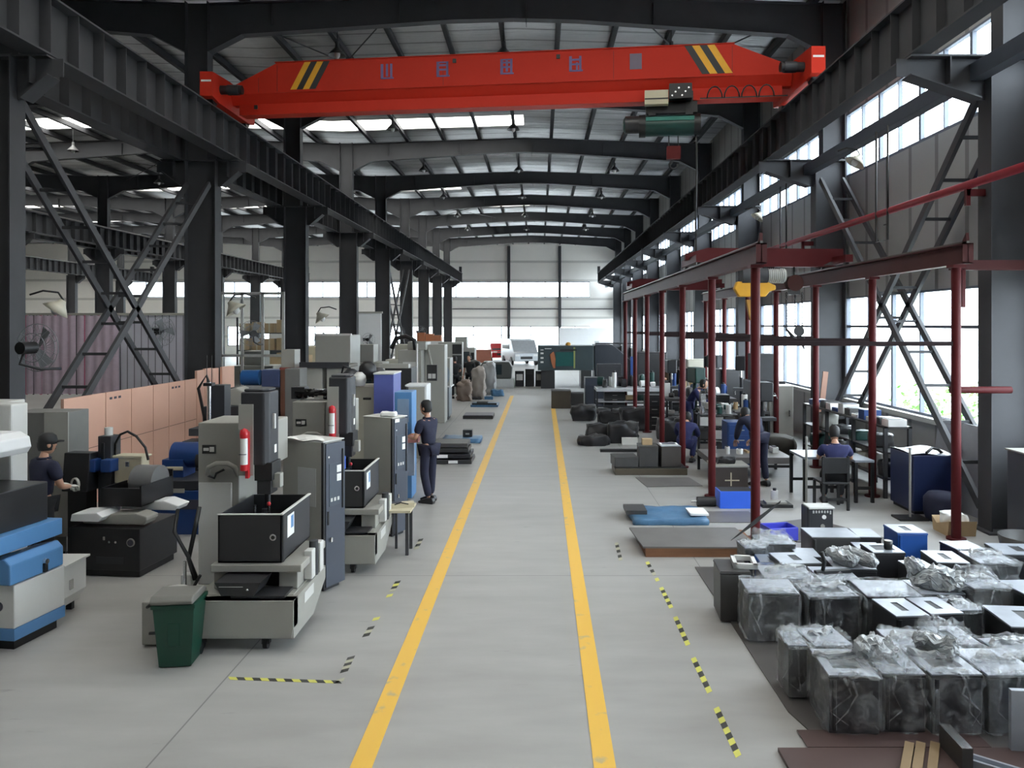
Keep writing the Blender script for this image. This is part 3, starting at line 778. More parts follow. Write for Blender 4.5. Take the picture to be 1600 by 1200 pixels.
# ================================================================== large grey machines left of the aisle
def caster(m, x, y, r=.05):
    m.cyl((x - .02, y, r), (x + .02, y, r), r, BLACK, n=14); m.box(x - .035, x + .035, y - .03, y + .03, r, .13, STEEL)
def edm(label, loc):
    """local origin: right front corner of the base"""
    r = thing('wire_cutting_machine', label, 'machine', loc)
    # base casting
    b = MB()
    b.prism([(-.97, .13), (-.02, .13), (.0, .22), (0, .47), (-.97, .47)], 'Y', -.012, .12, GREYM)
    b.prism([(0.0, .14), (.0, .47), (1.05, .47), (1.05, .34), (.62, .12), (.0, .12)], 'X', -.97, 0, GREYM)
    b.box(-.93, -.05, .15, 1.0, .40, .475, GREYM)
    b.box(-.60, -.10, .04, .3, .473, .50, TANKB)
    b.box(-.002, .004, .32, .62, .33, .43, GREYL)
    b.box(-.34, -.22, -.004, .01, .13, .24, DKGREY)
    obj('base', b, r, bevel=.012)
    # cross slide, saddle and black drip tray
    s = MB(); s.box(-.86, -.66, .30, 1.0, .475, .66, GREYM); s.box(-.24, -.06, .30, 1.0, .475, .66, GREYM); s.box(-.66, -.24, .40, 1.0, .475, .66, TANKB); s.box(-.86, .0, .22, 1.05, .66, .73, GREYM)  # black middle block stands in for the shaded recess between the side blocks
    s.box(-.06, .02, .5, .62, .5, .78, GREYL); s.box(-.03, .04, .72, .84, .5, .80, GREYL); s.cyl((-.01, .66, .50), (-.01, .66, .84), .045, STEEL)
    obj('saddle', s, r, bevel=.008)
    t = MB(); t.prism([(-.72, .64), (-.30, .64), (-.36, .52), (-.66, .52)], 'Y', -.02, .3, TANKB); t.box(-.68, -.46, -.022, .12, .60, .605, GREYL)
    t.ball((-.42, -.02, .575), .012, CHROME)
    obj('hand_tray', t, r)
    # splash tank, open on top
    k = MB(); tx0, tx1, ty0, ty1, z0, z1 = -.81, -.20, .27, 1.17, .735, 1.19; w = .018
    k.box(tx0, tx1, ty0, ty1, z0, z0 + w, TANKB); k.box(tx0, tx1, ty0, ty0 + w, z0, z1, TANKB); k.box(tx0, tx1, ty1 - w, ty1, z0, z1, TANKB)
    k.box(tx0, tx0 + w, ty0, ty1, z0, z1, TANKB); k.box(tx1 - w, tx1, ty0, ty1, z0, z1, DKGREY)
    k.box(tx0 - .01, tx1 + .012, ty0 - .012, ty0 + w, z1, z1 + .012, GREYL)
    k.box(tx1 - .02, tx1 + .012, ty0, ty1, z1, z1 + .012, GREYL)
    k.box(tx1 - .001, tx1 + .006, ty0 + .02, ty0 + .07, z0, z1, BLACK)
    tk = obj('splash_tank', k, r, bevel=.004)
    obj('notice_plate', MB().box(tx1 + .001, tx1 + .006, .42, .62, .93, 1.14, PAPER).box(tx1 + .0065, tx1 + .007, .52, .60, 1.0, 1.12, BLUEL), tk, 'white and blue notice')
    obj('latch', MB().cyl((-.28, .255, .98), (-.28, .27, .98), .032, CHROME).cyl((-.28, .25, .98), (-.28, .26, .98), .018, BLACK), tk)
    # inside the tank: clamps and sleeves
    n = MB(); n.box(-.65, -.35, .5, .85, .76, .86, DKGREY); n.cyl((-.56, .55, .86), (-.56, .55, 1.22), .012, CHROME).cyl((-.44, .60, .86), (-.44, .60, 1.20), .010, CHROME)
    n.ball((-.44, .60, 1.22), .022, REDC, 8); n.cyl((-.50, .66, .86), (-.50, .66, 1.16), .03, DKGREY)
    obj('work_clamp', n, r)
    # column
    c = MB(); c.box(-1.31, -.88, .97, 1.62, .12, 1.98, GREYM); c.box(-.88, -.56, 1.0, 1.55, 1.52, 1.98, GREYM); c.box(-1.30, -.95, .95, .97, .3, 1.36, GREYL)
    cc = obj('column', c, r, bevel=.015)
    lg = MB().box(-1.26, -1.12, .955, .969, 1.66, 1.75, BLACK); lg.box(-1.245, -1.19, .950, .956, 1.69, 1.72, GREYL); lg.box(-1.18, -1.135, .950, .956, 1.68, 1.73, GREYL)
    obj('maker_badge', lg, cc)
    h = MB()
    h.tube([(-1.16, .96, 1.42), (-1.18, .90, 1.46), (-1.16, .88, 1.53), (-1.08, .88, 1.57), (-.96, .88, 1.57), (-.89, .88, 1.53), (-.87, .92, 1.44)], .026, GREYM, 10); h.tube([(-1.17, .90, 1.44), (-1.10, .88, 1.42), (-1.08, .88, 1.47), (-1.0, .88, 1.51)], .012, BLACK, 8)
    obj('pipe_handle', h, cc)
    # head with dark cover
    hd = MB()
    hd.prism([(-.73, .0), (-.50, .0), (-.45, .05), (-.45, .30), (-.73, .42)], 'Z', 1.60, 2.33, DKGREY, Matrix.Translation((0, .62, 0)))
    hd.prism([(-.71, .03), (-.52, .03), (-.47, .08), (-.47, .28), (-.71, .38)], 'Z', 2.33, 2.36, DKGREY, Matrix.Translation((0, .62, 0)))
    hh = obj('spindle_head', hd, r, bevel=.02)
    obj('side_cover', MB().box(-.745, -.60, .605, 1.0, 1.5, 2.21, GREYM), hh, 'light grey strip cover')
    obj('label_plate', MB().box(-.452, -.444, .78, .84, 1.70, 1.78, PAPER), hh); obj('handle', MB().box(-.45, -.43, .74, .78, 1.95, 2.10, GREYL), hh)
    sp = MB(); sp.box(-.60, -.42, .64, .90, 1.44, 1.62, BLACK); sp.box(-.58, -.44, .66, .86, 1.30, 1.44, TANKB); sp.cyl((-.51, .76, 1.30), (-.51, .76, 1.06), .03, BLACK); sp.box(-.44, -.36, .70, .8, 1.36, 1.5, GREYM)
    obj('spindle', sp, r, bevel=.006)
    lt = MB(); lt.cyl((-.67, .56, 1.62), (-.67, .56, 1.88), .036, PAPER, n=18); lt.lathe([(.040, 1.88), (.044, 1.92), (.036, 1.96), (.0, 1.98)], REDC, (-.67, .56, 0), 18)
    lt.cyl((-.67, .56, 1.56), (-.67, .56, 1.62), .038, REDC, n=18); lt.box(-.66, -.63, .56, .61, 1.48, 1.94, REDC); lt.box(-.71, -.64, .52, .56, 1.72, 1.726, INK)
    obj('signal_lamp', lt, r, 'white tube lamp with red ends')
    # hoses
    z = MB()
    z.tube([(-.98, 1.35, 1.97), (-.90, 1.3, 2.04), (-.82, 1.2, 2.14), (-.70, 1.02, 2.26)], .03, BLACK); z.box(-.88, -.66, 1.1, 1.4, 1.98, 2.12, BLACK)
    obj('cable_hose', z, r)
    for x in (-.88, -.28):
        for y in (.08, .9):
            f = MB(); caster(f, x, y); obj('caster', f, r)
    return r
e1 = edm('light grey cutting machine nearest the camera, red-topped tube lamp on its head', (-2.25, 7.05, 0))
e2 = dup(e1, (-1.97, 9.24, 0), None, 'light grey cutting machine with blue box on its tank, second along the aisle')
# hoses only on the nearest machine, plus coolant bottles and rag
hz = MB(); hz.tube([(-3.38, 7.55, .50), (-3.42, 7.5, .72), (-3.36, 7.5, 1.0), (-3.36, 7.6, 1.2)], .022, BLACK); hz.tube([(-3.33, 7.5, .50), (-3.40, 7.45, .75), (-3.56, 7.5, .98), (-3.62, 7.7, 1.15)], .018, BLACK)
hz.tube([(-3.4, 7.4, .46), (-3.3, 7.35, .5), (-3.22, 7.3, .62)], .015, BLACK)
one('coolant_hose', hz, 'pair of black hoses rising beside the nearest grey machine above the bin', 'hose')
mt = MB().box(-3.70, -3.24, 7.15, 7.65, .02, .42, GREYM).cyl((-3.45, 7.3, .42), (-3.45, 7.3, .50), .11, GREYL, n=20).cyl((-3.42, 7.42, .42), (-3.42, 7.42, .72), .015, CHROME)
mt.box(-3.50, -3.40, 7.5, 7.6, .42, .56, GREYL)
one('coolant_tank', mt, 'squat grey coolant tank with round cap behind the green bin', 'tank', bevel=.01)
bt = MB().cyl((-2.92, 8.02, 1.19), (-2.92, 8.02, 1.33), .085, BLUED, n=18).cyl((-2.92, 8.02, 1.33), (-2.92, 8.02, 1.37), .04, BLUEL, n=14)
bb = MB().lathe([(.0, 0), (.075, 0), (.08, .14), (.07, .17), (.03, .21), (.03, .24), (0, .24)], BLUED, n=18)
one('blue_bottle', bb, 'blue plastic bottle standing behind the tank of the nearest grey machine', 'bottle', (-2.99, 7.90, .735))
bgm = MB().lump((0, 0, .12), (.24, .2, .24), WRAP, 3, .04, 8); bgm.lump((0, 0, .08), (.14, .12, .12), GREYL, 4, .02, 8)
bx2 = MB().box(-.16, .16, -.1, .1, 0, .16, BLUEB); bx2.box(-.14, .14, -.08, .08, .16, .162, BLACK)
one('blue_parts_box', bx2, 'bright blue box on the rim of the second grey machine tank', 'box', (-2.60, 9.60, 1.19), bevel=.006)
cl_ = MB(); cl_.lump((0, 0, .035), (.34, .16, .07), GREYL, 5, .02, 9, M=Matrix.Rotation(R(20), 4, 'Z')); cl_.tube([(-.12, -.05, .07), (-.02, -.08, .10), (.08, -.03, .07)], .008, BLACK)
one('hand_controller', MB().box(-.18, .16, -.07, .07, 0, .06, CREAM).box(-.16, .0, -.05, .05, .06, .066, INK).tube([(-.1, -.07, .05), (-.02, -.10, .08), (.08, -.08, .05)], .008, BLACK),
    'cream hand control pendant lying on the small cream ledge', 'controller', (-1.81, 10.14, .60), R(15), bevel=.01)
# support under the controller = ledge on second machine
one('side_table', MB().box(-1.95, -1.66, 9.92, 10.4, .57, .60, CREAM).box(-1.74, -1.70, 10.0, 10.04, 0, .57, STEEL).box(-1.74, -1.70, 10.3, 10.34, 0, .57, STEEL).box(-1.93, -1.90, 10.3, 10.34, 0, .57, STEEL), 'small cream ledge on thin legs beside the second grey machine', 'table')
# machine electrical cabinets (rotated towards the aisle)
def cabinet(label, loc, rz, front=GREYM, side=PANELB, w=.62, d=.34, h=1.68, paper=True):
    """local origin: the corner nearest the camera; front face along -x, side face along +y"""
    r = thing('control_cabinet', label, 'cabinet', loc, rz)
    b = MB(); b.box(-w, -.035, 0, d, .05, h, front); b.box(-.035, 0, -.004, .03, .05, h, BLACK); b.box(-w - .01, .0, -.006, d + .006, h, h + .015, GREYL)
    b.box(-w + .05, -.04, .04, d - .04, 0, .05, BLACK)
    obj('body', b, r, bevel=.006)
    p = MB(); p.box(-.02, .008, .03, d, .05, h - .02, side); pp = obj('operator_panel', p, r, 'slate blue panel')
    q = MB(); q.box(.008, .012, .08, d - .07, .95, h - .25, mat('panel_inset', (.07, .085, .11), .3)); q.box(.012, .016, d - .14, d - .07, h - .36, h - .28, PAPER); q.box(.012, .016, d - .14, d - .07, h - .46, h - .38, PAPER)
    for i in range(3): q.box(.012, .015, .10 + i * .055, .13 + i * .055, h - .68, h - .64, GREYL)
    q.box(.012, .015, .06, .08, h - .18, h - .16, PAPER); q.box(.010, .022, d - .05, d - .035, .9, h - .1, BLACK); q.box(.010, .02, .05, .07, .75, .9, BLACK); q.box(.010, .03, .09, .115, .55, .60, CHROME)
    obj('switches_and_labels', q, pp)
    if paper: obj('paper_sheet', MB().box(-w * .62, -w * .18, -.004, -.0005, .95, 1.38, PAPERG), r)
    else:
        obj('warning_label', MB().box(.008, .014, .04, .14, h - .06, h - .01, PAPER), r)
    return r
c1 = cabinet('grey control cabinet with slate side and paper sheet, beside the nearest grey machine', (-2.41, 8.60, 0), R(-27))
c2_ = cabinet('grey control cabinet with slate side, behind the tank of the second grey machine', (-2.06, 10.82, 0), R(-27), paper=False, w=.52)
one('cloth_sheet', MB().sheet(10, 6, lambda u, v: (-2.93 + .50 * u + .1 * v, 8.70 + .22 * v - .2 * u + .1, 1.70 + .012 * math.sin(9 * u + 4 * v)), PAPER), 'white paper sheet spread on top of the nearest control cabinet', 'sheet')
one('folded_rag', MB().lump((0, 0, .03), (.22, .14, .06), PAPER, 8, .02, 12), 'crumpled white rag on top of the second control cabinet', 'rag', (-2.15, 10.98, 1.70))

# green bin
bn = thing('rubbish_bin', 'small dark green wheeled rubbish bin with grey lid at the front of the machine', 'bin', (-3.20, 6.85, 0), R(6))
m = MB()
def frustum(m, z0, z1, a, b, c, d, mt):
    vs = [(-a, -b, z0), (a, -b, z0), (a, b, z0), (-a, b, z0), (-c, -d, z1), (c, -d, z1), (c, d, z1), (-c, d, z1)]
    return m.add(vs, [(3, 2, 1, 0), (4, 5, 6, 7), (0, 1, 5, 4), (1, 2, 6, 5), (2, 3, 7, 6), (3, 0, 4, 7)], mt)
frustum(m, .01, .56, .135, .13, .175, .17, GREEN); m.box(-.185, .185, -.18, .18, .53, .565, GREEN)
m.box(-.05, .05, -.162, -.155, .2, .4, GREEN)
obj('body', m, bn, bevel=.02)
obj('lid', MB().prism([(-.19, .57), (.19, .57), (.19, .60), (.10, .64), (-.16, .64), (-.20, .60)], 'X', -.19, .17, GREYPL), bn, 'grey lid', bevel=.01)
obj('handle', MB().tube([(-.19, -.12, .56), (-.24, -.10, .53), (-.24, .10, .53), (-.19, .12, .56)], .014, BLACK), bn)
obj('pedal_bar', MB().box(-.26, -.13, -.02, .0, .255, .275, BLACK), bn)
obj('wheel', MB().cyl((-.14, .15, .05), (-.10, .15, .05), .05, BLACK), bn); obj('wheel', MB().cyl((.10, .15, .05), (.14, .15, .05), .05, BLACK), bn)

# ------------------------------------------------------------------ blue and white machine at the left edge
r = thing('blue_white_milling_machine', 'blue and white machine cut off by the left edge of the photo', 'machine', (-4.83, 7.07, 0), R(-8))
m = MB(); m.box(-1.2, 0, 0, .62, .20, .60, GREYL); obj('base', m, r, bevel=.01)
obj('skirt', MB().box(-1.2, .004, -.004, .62, .09, .20, BLUEL).box(-1.1, -.03, .03, .55, .0, .09, BLACK), r)
obj('blue_housing', MB().prism([(-.32, .61), (0.005, .61), (.005, .80), (-.06, .86), (-.32, .80)], 'Y', -.05, .60, BLUEL), r, bevel=.015)
obj('lock', MB().cyl((.0, .35, .72), (.04, .35, .72), .025, CHROME).box(.0, .03, .33, .37, .62, .70, BLACK), r)
obj('badge', MB().cyl((-.16, -.012, .40), (-.16, 0, .40), .045, INK, n=20), r)
obj('blue_table', MB().box(-1.2, -.06, -.10, .66, .90, 1.06, BLUEL), r, bevel=.006)
obj('splash_guard', MB().box(-1.2, -.17, 0, .60, 1.06, 1.44, TANKB), r, bevel=.01)
obj('column', MB().box(-1.2, -.60, .62, .84, 0.6, 2.2, GREYL), r, bevel=.02)
obj('spindle_head', MB().prism([(-1.2, 1.74), (-.30, 1.74), (-.26, 1.80), (-.28, 1.90), (-.38, 1.95), (-1.2, 1.95)], 'Y', .0, .5, WHITE), r, 'white head', bevel=.01)
r = thing('coolant_cart', 'small pale grey coolant box on feet beside the blue and white machine', 'cart', (-4.99, 7.76, 0))
obj('box', MB().prism([(-.16, .10), (.10, .10), (.17, .22), (.17, .54), (-.16, .54)], 'Y', 0, .42, GREYL), r, bevel=.008)
obj('lid', MB().box(-.17, .20, -.02, .44, .54, .56, GREYL), r); obj('latch', MB().box(.16, .18, .12, .18, .28, .38, CHROME), r)
obj('foot', MB().box(.0, .06, .03, .08, 0, .1, BLACK), r); obj('foot', MB().box(.0, .06, .34, .39, 0, .1, BLACK), r)
r = thing('control_cabinet', 'plain grey cabinet with narrow pale door behind the worker at the left', 'cabinet', (-6.15, 10.0, 0))
obj('body', MB().box(-.75, .0, 0, .5, 0.05, 1.86, mat('dull_grey_cabinet', (.16, .16, .15), .5)), r, bevel=.01); obj('door', MB().box(-.28, .03, -.02, 0, .25, 1.87, GREYM), r); obj('foot', MB().box(-.7, -.05, .05, .45, 0, .05, BLACK), r)
r = thing('control_cabinet', 'tall pale grey cabinet at the left photo edge behind the white head', 'cabinet', (-6.12, 8.55, 0))
obj('body', MB().box(-.9, 0, 0, .6, .05, 2.12, GREYL), r, bevel=.01); obj('foot', MB().box(-.85, -.05, .05, .5, 0, .05, BLACK), r)

# ------------------------------------------------------------------ black machine with white cross slides
r = thing('black_base_machine', 'black machine base with white cross slides and cream box behind the left worker', 'machine', (-4.73, 9.10, 0), R(-6))
m = MB(); m.box(-.90, 0, 0, .78, .08, .58, BLKPL); m.box(-.86, -.02, .03, .74, 0, .08, BLACK); b_ = obj('base', m, r, bevel=.01)
obj('badge', MB().cyl((-.11, -.012, .42), (-.11, 0, .42), .05, GREYM, n=20).cyl((-.11, -.016, .42), (-.11, 0, .42), .038, INK, n=20), b_)
obj('dial', MB().box(-.46, -.44, -.01, 0, .44, .48, GREYM).cyl((-.38, -.012, .42), (-.38, 0, .42), .014, CHROME).cyl((-.30, -.012, .42), (-.30, 0, .42), .014, CHROME), b_)
obj('vent', MB().box(-.55, -.2, -.006, 0, .16, .24, DKGREY), b_)
s1 = MB(); s1.prism([(-.80, .60), (-.02, .60), (.02, .66), (.02, .70), (-.12, .74), (-.80, .70)], 'Y', .10, .34, GREYM); s1.prism([(-.55, .70), (.18, .70), (.22, .76), (.02, .82), (-.52, .78)], 'Y', .44, .70, WHITE)
s1.prism([(-.86, .66), (-.50, .66), (-.44, .72), (-.52, .77), (-.84, .75)], 'Y', -.04, .3, WHITE)
obj('cross_slide', s1, r, 'white cross slide', bevel=.012)
t = MB(); t.box(-.62, -.10, .18, .85, .80, .83, BLKPL); t.box(-.62, -.60, .18, .85, .8, 1.02, BLKPL); t.box(-.12, -.10, .18, .85, .8, 1.05, BLKPL); t.box(-.62, -.10, .18, .20, .8, 1.02, BLKPL); t.box(-.62, -.10, .83, .85, .8, 1.14, BLKPL)
obj('drip_tank', t, r)
obj('curved_guard', MB().cyl((-.42, .6, 1.03), (-.12, .6, 1.03), .20, mat('guard_grey', (.17, .17, .175), .4), n=30), r, 'grey rounded guard')
obj('tool_box', MB().box(-.78, -.42, .66, .84, .98, 1.30, CREAM).box(-.80, -.40, .645, .86, 1.30, 1.33, CREAM).box(-.62, -.57, .64, .66, 1.19, 1.26, CHROME), r, 'cream box with latch', bevel=.006)
obj('feed_column', MB().box(-.98, -.80, .62, .82, .6, 1.58, DKGREY).box(-.92, -.88, .60, .62, 1.1, 1.5, BLACK).cyl((-.90, .72, 1.58), (-.90, .72, 1.68), .05, GREYL), r, bevel=.01)
obj('feed_motor', MB().box(-1.08, -.93, .5, .68, 1.14, 1.30, BLUED).box(-.86, -.72, .5, .66, 1.14, 1.30, BLUED), r, 'blue gearbox', bevel=.01)
obj('hose', MB().tube([(-.80, .7, 1.28), (-.78, .68, 1.48), (-.70, .66, 1.60), (-.60, .66, 1.64), (-.48, .66, 1.58), (-.36, .66, 1.44), (-.32, .66, 1.28)], .016, BLACK), r)
obj('coil', MB().tube([(-1.06 + .05 * math.cos(t_), .30 + .02 * t_ * .1, 1.02 + .08 * math.sin(t_)) for t_ in [i * .5 for i in range(30)]], .009, GREYM), r)
obj('control_console', MB().prism([(.45, .9), (.75, .9), (.68, 1.38), (.5, 1.38)], 'X', -1.35, -1.0, BLKPL), r, bevel=.01)
obj('console_stand', MB().box(-1.30, -1.05, .5, .7, 0, .9, BLKPL), r)

# ------------------------------------------------------------------ blue grinder and black column machine
r = thing('blue_grinding_machine', 'deep blue grinding machine with round motor behind the nearest grey machine', 'machine', (-5.35, 11.0, 0))
obj('base', MB().box(-.2, .95, 0, .9, 0, .62, BLUED).box(-.12, .5, -.01, 0, .36, .5, INK), r, bevel=.01)
obj('table', MB().box(-.1, .98, .05, .8, .62, .76, DKGREY), r, bevel=.01)
obj('wheel_head', MB().cyl((-.1, .5, 1.06), (.34, .5, 1.06), .19, BLUED, n=26).box(-.2, .12, .3, .7, .5, 1.02, BLUED).box(-.2, .12, .28, .30, .86, .92, CREAM), r, bevel=.01)
obj('motor', MB().cyl((.3, .4, 1.0), (.52, .4, 1.0), .13, BLKPL, n=20), r)
obj('label', MB().box(-.18, .28, -.02, -.01, .60, .66, GREYM), r)
one('hand_sander', MB().prism([(-.2, 0), (.2, 0), (.22, .06), (.08, .13), (-.1, .10), (-.22, .05)], 'Y', -.07, .07, CREAM), 'cream hand tool lying on the blue grinding machine table', 'tool', (-4.66, 11.35, .76), bevel=.015)
r = thing('black_column_press', 'black column machine with polished ram in front of the salmon boards', 'machine', (-5.40, 12.4, 0))
obj('base', MB().box(-.3, .35, 0, .7, 0, .75, BLKPL), r, bevel=.01)
obj('column', MB().box(-.08, .18, .35, .62, .75, 2.0, DKGREY), r, bevel=.01)
obj('table', MB().box(-.28, .22, .05, .5, 1.20, 1.32, STEEL).box(-.34, -.05, -.05, .3, 1.08, 1.13, BLACK), r, bevel=.008)
obj('ram', MB().cyl((-.03, .25, 1.3), (-.03, .25, 2.06), .035, CHROME, n=16).box(-.10, .04, .18, .32, 2.0, 2.05, BLACK), r)
obj('lifting_wire', MB().cyl((-.07, .25, 2.05), (-.07, .25, 2.5), .006, BLACK, n=5).cyl((.01, .25, 2.05), (.01, .25, 2.5), .006, BLACK, n=5), r)

# ------------------------------------------------------------------ salmon board partition along the left columns
SB = mat('partition_edge_brown', (.10, .05, .035), .7)
ys = [12.1, 13.28, 14.12, 14.92, 15.55, 16.25, 16.80]
for i in range(6):
    m = MB().box(-7.54, -7.49, ys[i] + .012, ys[i + 1] - .012, 0, 1.83, PINKW)
    m.box(-7.488, -7.485, ys[i] + .02, ys[i + 1] - .02, .95 - .004, .95 + .004, SB)
    if i in (1, 4):
        for k in range(3): m.box(-7.489, -7.486, ys[i] + .12 + k * .14, ys[i] + .2 + k * .14, 1.70, 1.74, INK)
    one('partition_board', m, 'salmon plywood board, %s of the low row along the left columns' % ORD[i], 'board', group='low salmon partition boards')
ys = [16.82, 17.22, 17.64, 17.98, 18.5, 18.9]
for i in range(5):
    if i == 3: xs_ = -7.42
    else: xs_ = -7.49
    one('partition_board', MB().box(xs_ - .05, xs_, ys[i] + .01, ys[i + 1] - .01, 0, 2.0 + .02 * (i % 2), PINKW), 'taller salmon board by the second left column, %s of five tall ones' % ORD[i], 'board', group='tall salmon partition boards')
# strip curtain wall in the far left bay
m = MB().box(-26.5, -14.2, 33.0, 33.06, .05, 3.44, STRIPW)
pw = obj('panel', m, None)
r = thing('strip_partition', 'lilac-grey corrugated partition wall in the left bay behind the brace', 'partition', (0, 0, 0)); pw.parent = r
obj('top_rail', MB().box(-26.5, -14.2, 32.97, 33.09, 3.42, 3.52, GREYM), r)
PK = mat('pink_strip', (.50, .10, .20), .4)
for i in range(7):
    x = -22.6 + i * .62
    obj('pink_strip', MB().box(x - .05, x + .05, 32.93, 32.96, .02, 3.42, PK), r)
for i in range(6):
    x = -22.3 + i * .62
    obj('dark_strip', MB().box(x - .03, x + .03, 32.93, 32.96, .02, 3.42, DKGREY), r)
PV = mat('pale_violet_curtain', (.52, .42, .50), .5)
obj('curtain', MB().sheet(60, 2, lambda u, v: (-23.2 + 5.2 * u, 32.9 + .04 * math.sin(u * 90), .05 + 3.35 * v), PV), r, 'pinkish plastic curtain')

# ------------------------------------------------------------------ wall fans
def fan(label, loc, rz, size=.33, arm=(0, .5, -.1)):
    r = thing('industrial_fan', label, 'fan', loc, rz, 'industrial fans on the columns')
    m = MB()
    for k in range(20):
        a = 2 * PI * k / 20
        m.tube([(size * math.cos(a) * t, -.10 * math.cos(t * PI / 2), size * math.sin(a) * t) for t in (.12, .5, .85, 1.0)], .003, FANG, 4)
        m.tube([(size * math.cos(a) * t, .10 * math.cos(t * PI / 2), size * math.sin(a) * t) for t in (.12, .5, .85, 1.0)], .003, FANG, 4)
    for rr, yy in ((size, 0), (size * .6, -.09), (size * .6, .09)):
        m.tube([(rr * math.cos(2 * PI * i / 28), yy, rr * math.sin(2 * PI * i / 28)) for i in range(29)], .006, FANG, 5)
    obj('guard', m, r)
    b = MB()
    for k in range(3):
        a = 2 * PI * k / 3
        Mx = Matrix.Rotation(a, 4, 'Y')
        b.add([tuple(Mx @ Vector(p)) for p in ((.03, -.02, -.02), (size * .85, -.04, -.10), (size * .88, .02, .09), (.03, .02, .05))], [(0, 1, 2, 3)], FANG)
    obj('blade', b, r)
    obj('motor', MB().cyl((0, .06, 0), (0, .30, 0), .085, BLACK, n=18), r)
    a = Vector(arm)
    obj('bracket', MB().tube([(0, .22, -.05), (0, .30, -.22), (a.x * .5, a.y * .5 + .15, -.30), tuple(a)], .02, BLACK), r)
    return r
f1 = fan('large wall fan with wire guard on the nearest left column', (-7.15, 10.95, 2.68), R(170), .34, (-.30, -.1, -.3))
dup(f1, (-8.75, 17.9, 2.86), R(70), 'wall fan seen edge-on at the left of the second left column')
dup(f1, (-6.95, 18.6, 2.80), R(210), 'dark fan on the aisle side of the second left column, above the glazed screen', scale=(.9, .9, .9))
dup(f1, (-7.15, 25.2, 2.55), R(160), 'fan on the third left column above the grey machines', scale=(.8, .8, .8))
dup(f1, (-7.1, 32.0, 2.4), R(180), 'fan on the fourth left column beside the white panel', scale=(.8, .8, .8))
dup(f1, (-7.1, 39.2, 2.6), R(150), 'small distant fan on the fifth left column')
dup(f1, (-7.1, 46.2, 2.6), R(190), 'small distant fan on the sixth left column')
# big work lights on columns (bell lamps on brackets)
def worklamp(label, loc, rz, mtl, s=1.0):
    r = thing('column_work_lamp', label, 'lamp', loc, rz, 'bell work lamps on brackets')
    M_ = Matrix.Rotation(R(35), 4, 'X')
    obj('lamp_shade', MB().lathe([(.05, .25), (.08, .18), (.14, .12), (.25, 0), (.24, 0), (.12, .11), (.04, .17)], mtl, n=22, M=M_), r)
    obj('bulb', MB().ball((0, 0, .02), (.08, .08, .1), TRANSL, 12), r)
    obj('bracket', MB().tube([(0, -.14, .2), (0, -.05, .35), (0, .2, .38), (0, .42, .30)], .018, BLACK), r)
    r.scale = (s, s, s)
    return r
w1 = worklamp('cream bell work lamp beside the nearest left column', (-7.40, 11.75, 3.22), R(110), SHADEC, .8)
dup(w1, (-7.45, 18.9, 3.35), R(-80), 'silver bell work lamp on the aisle side of the second left column', scale=(1.1, 1.1, 1.1))
dup(w1, (-7.3, 25.9, 3.2), R(-80), 'silver bell work lamp on the third left column', scale=(1.1, 1.1, 1.1))
dup(w1, (6.25, 15.2, 6.2), R(90), 'bell work lamp hanging in front of the nearest upper window', scale=(.8, .8, .8))
dup(w1, (6.3, 22.2, 6.1), R(90), 'bell work lamp in front of the second upper window', scale=(.8, .8, .8))
# ================================================================== maroon hoist frame on the right
XL, XR = 3.03, 5.84
r = thing('hoist_frame', 'maroon steel frame of posts and rails standing over the right work area', 'frame', (0, 0, 0))
PY = [10.75, 13.45, 16.2, 18.9, 21.5, 24.2, 26.9]
for x in (XL, XR):
    for y in PY:
        p = MB().cyl((x, y, .02), (x, y, 3.83), .065, MAROON, n=18).cyl((x, y, 0), (x, y, .025), .13, MAROON, n=18); p.box(x - .09, x + .09, y - .09, y + .09, 3.80, 3.84, MAROON)
        obj('post', p, r)
for x in (XL, XR):
    b = MB(); y0, y1 = 10.45, 27.3
    b.box(x - .075, x + .075, y0, y1, 3.84, 3.858, MAROON_L); b.box(x - .006, x + .006, y0, y1, 3.858, 4.10, MAROON_L); b.box(x - .075, x + .075, y0, y1, 4.10, 4.118, MAROON_L)
    b.box(x - .075, x + .075, y0, y0 + .012, 3.84, 4.118, MAROON_L)
    ba = obj('runway_beam', b, r, 'faded brown-maroon beam')
    obj('track', MB().box(x - .02, x + .02, y0, y1, 4.118, 4.15, RAILM), ba)
    obj('end_stop', MB().prism([(y0, 4.12), (y0 + .14, 4.12), (y0 + .02, 4.26)], 'X', x - .02, x + .02, MAROON_L), ba)
for y in PY:
    obj('tie_bar', MB().box(XL, XR, y - .03, y + .03, 2.71, 2.77, mat('dark_tie_brown', (.022, .014, .015), .7, spec=.1)), r)
for z in (2.08,):
    obj('wall_tie', MB().cyl((XR, 10.9, z), (6.7, 10.9, z), .05, MAROON, n=12), r)
obj('wall_tie', MB().box(XR, 6.9, 10.85, 10.95, 3.78, 3.92, MAROON_L), r)
obj('hanging_stub', MB().box(XR + .14, XR + .19, 10.85, 10.9, 3.25, 3.80, MAROON), r)

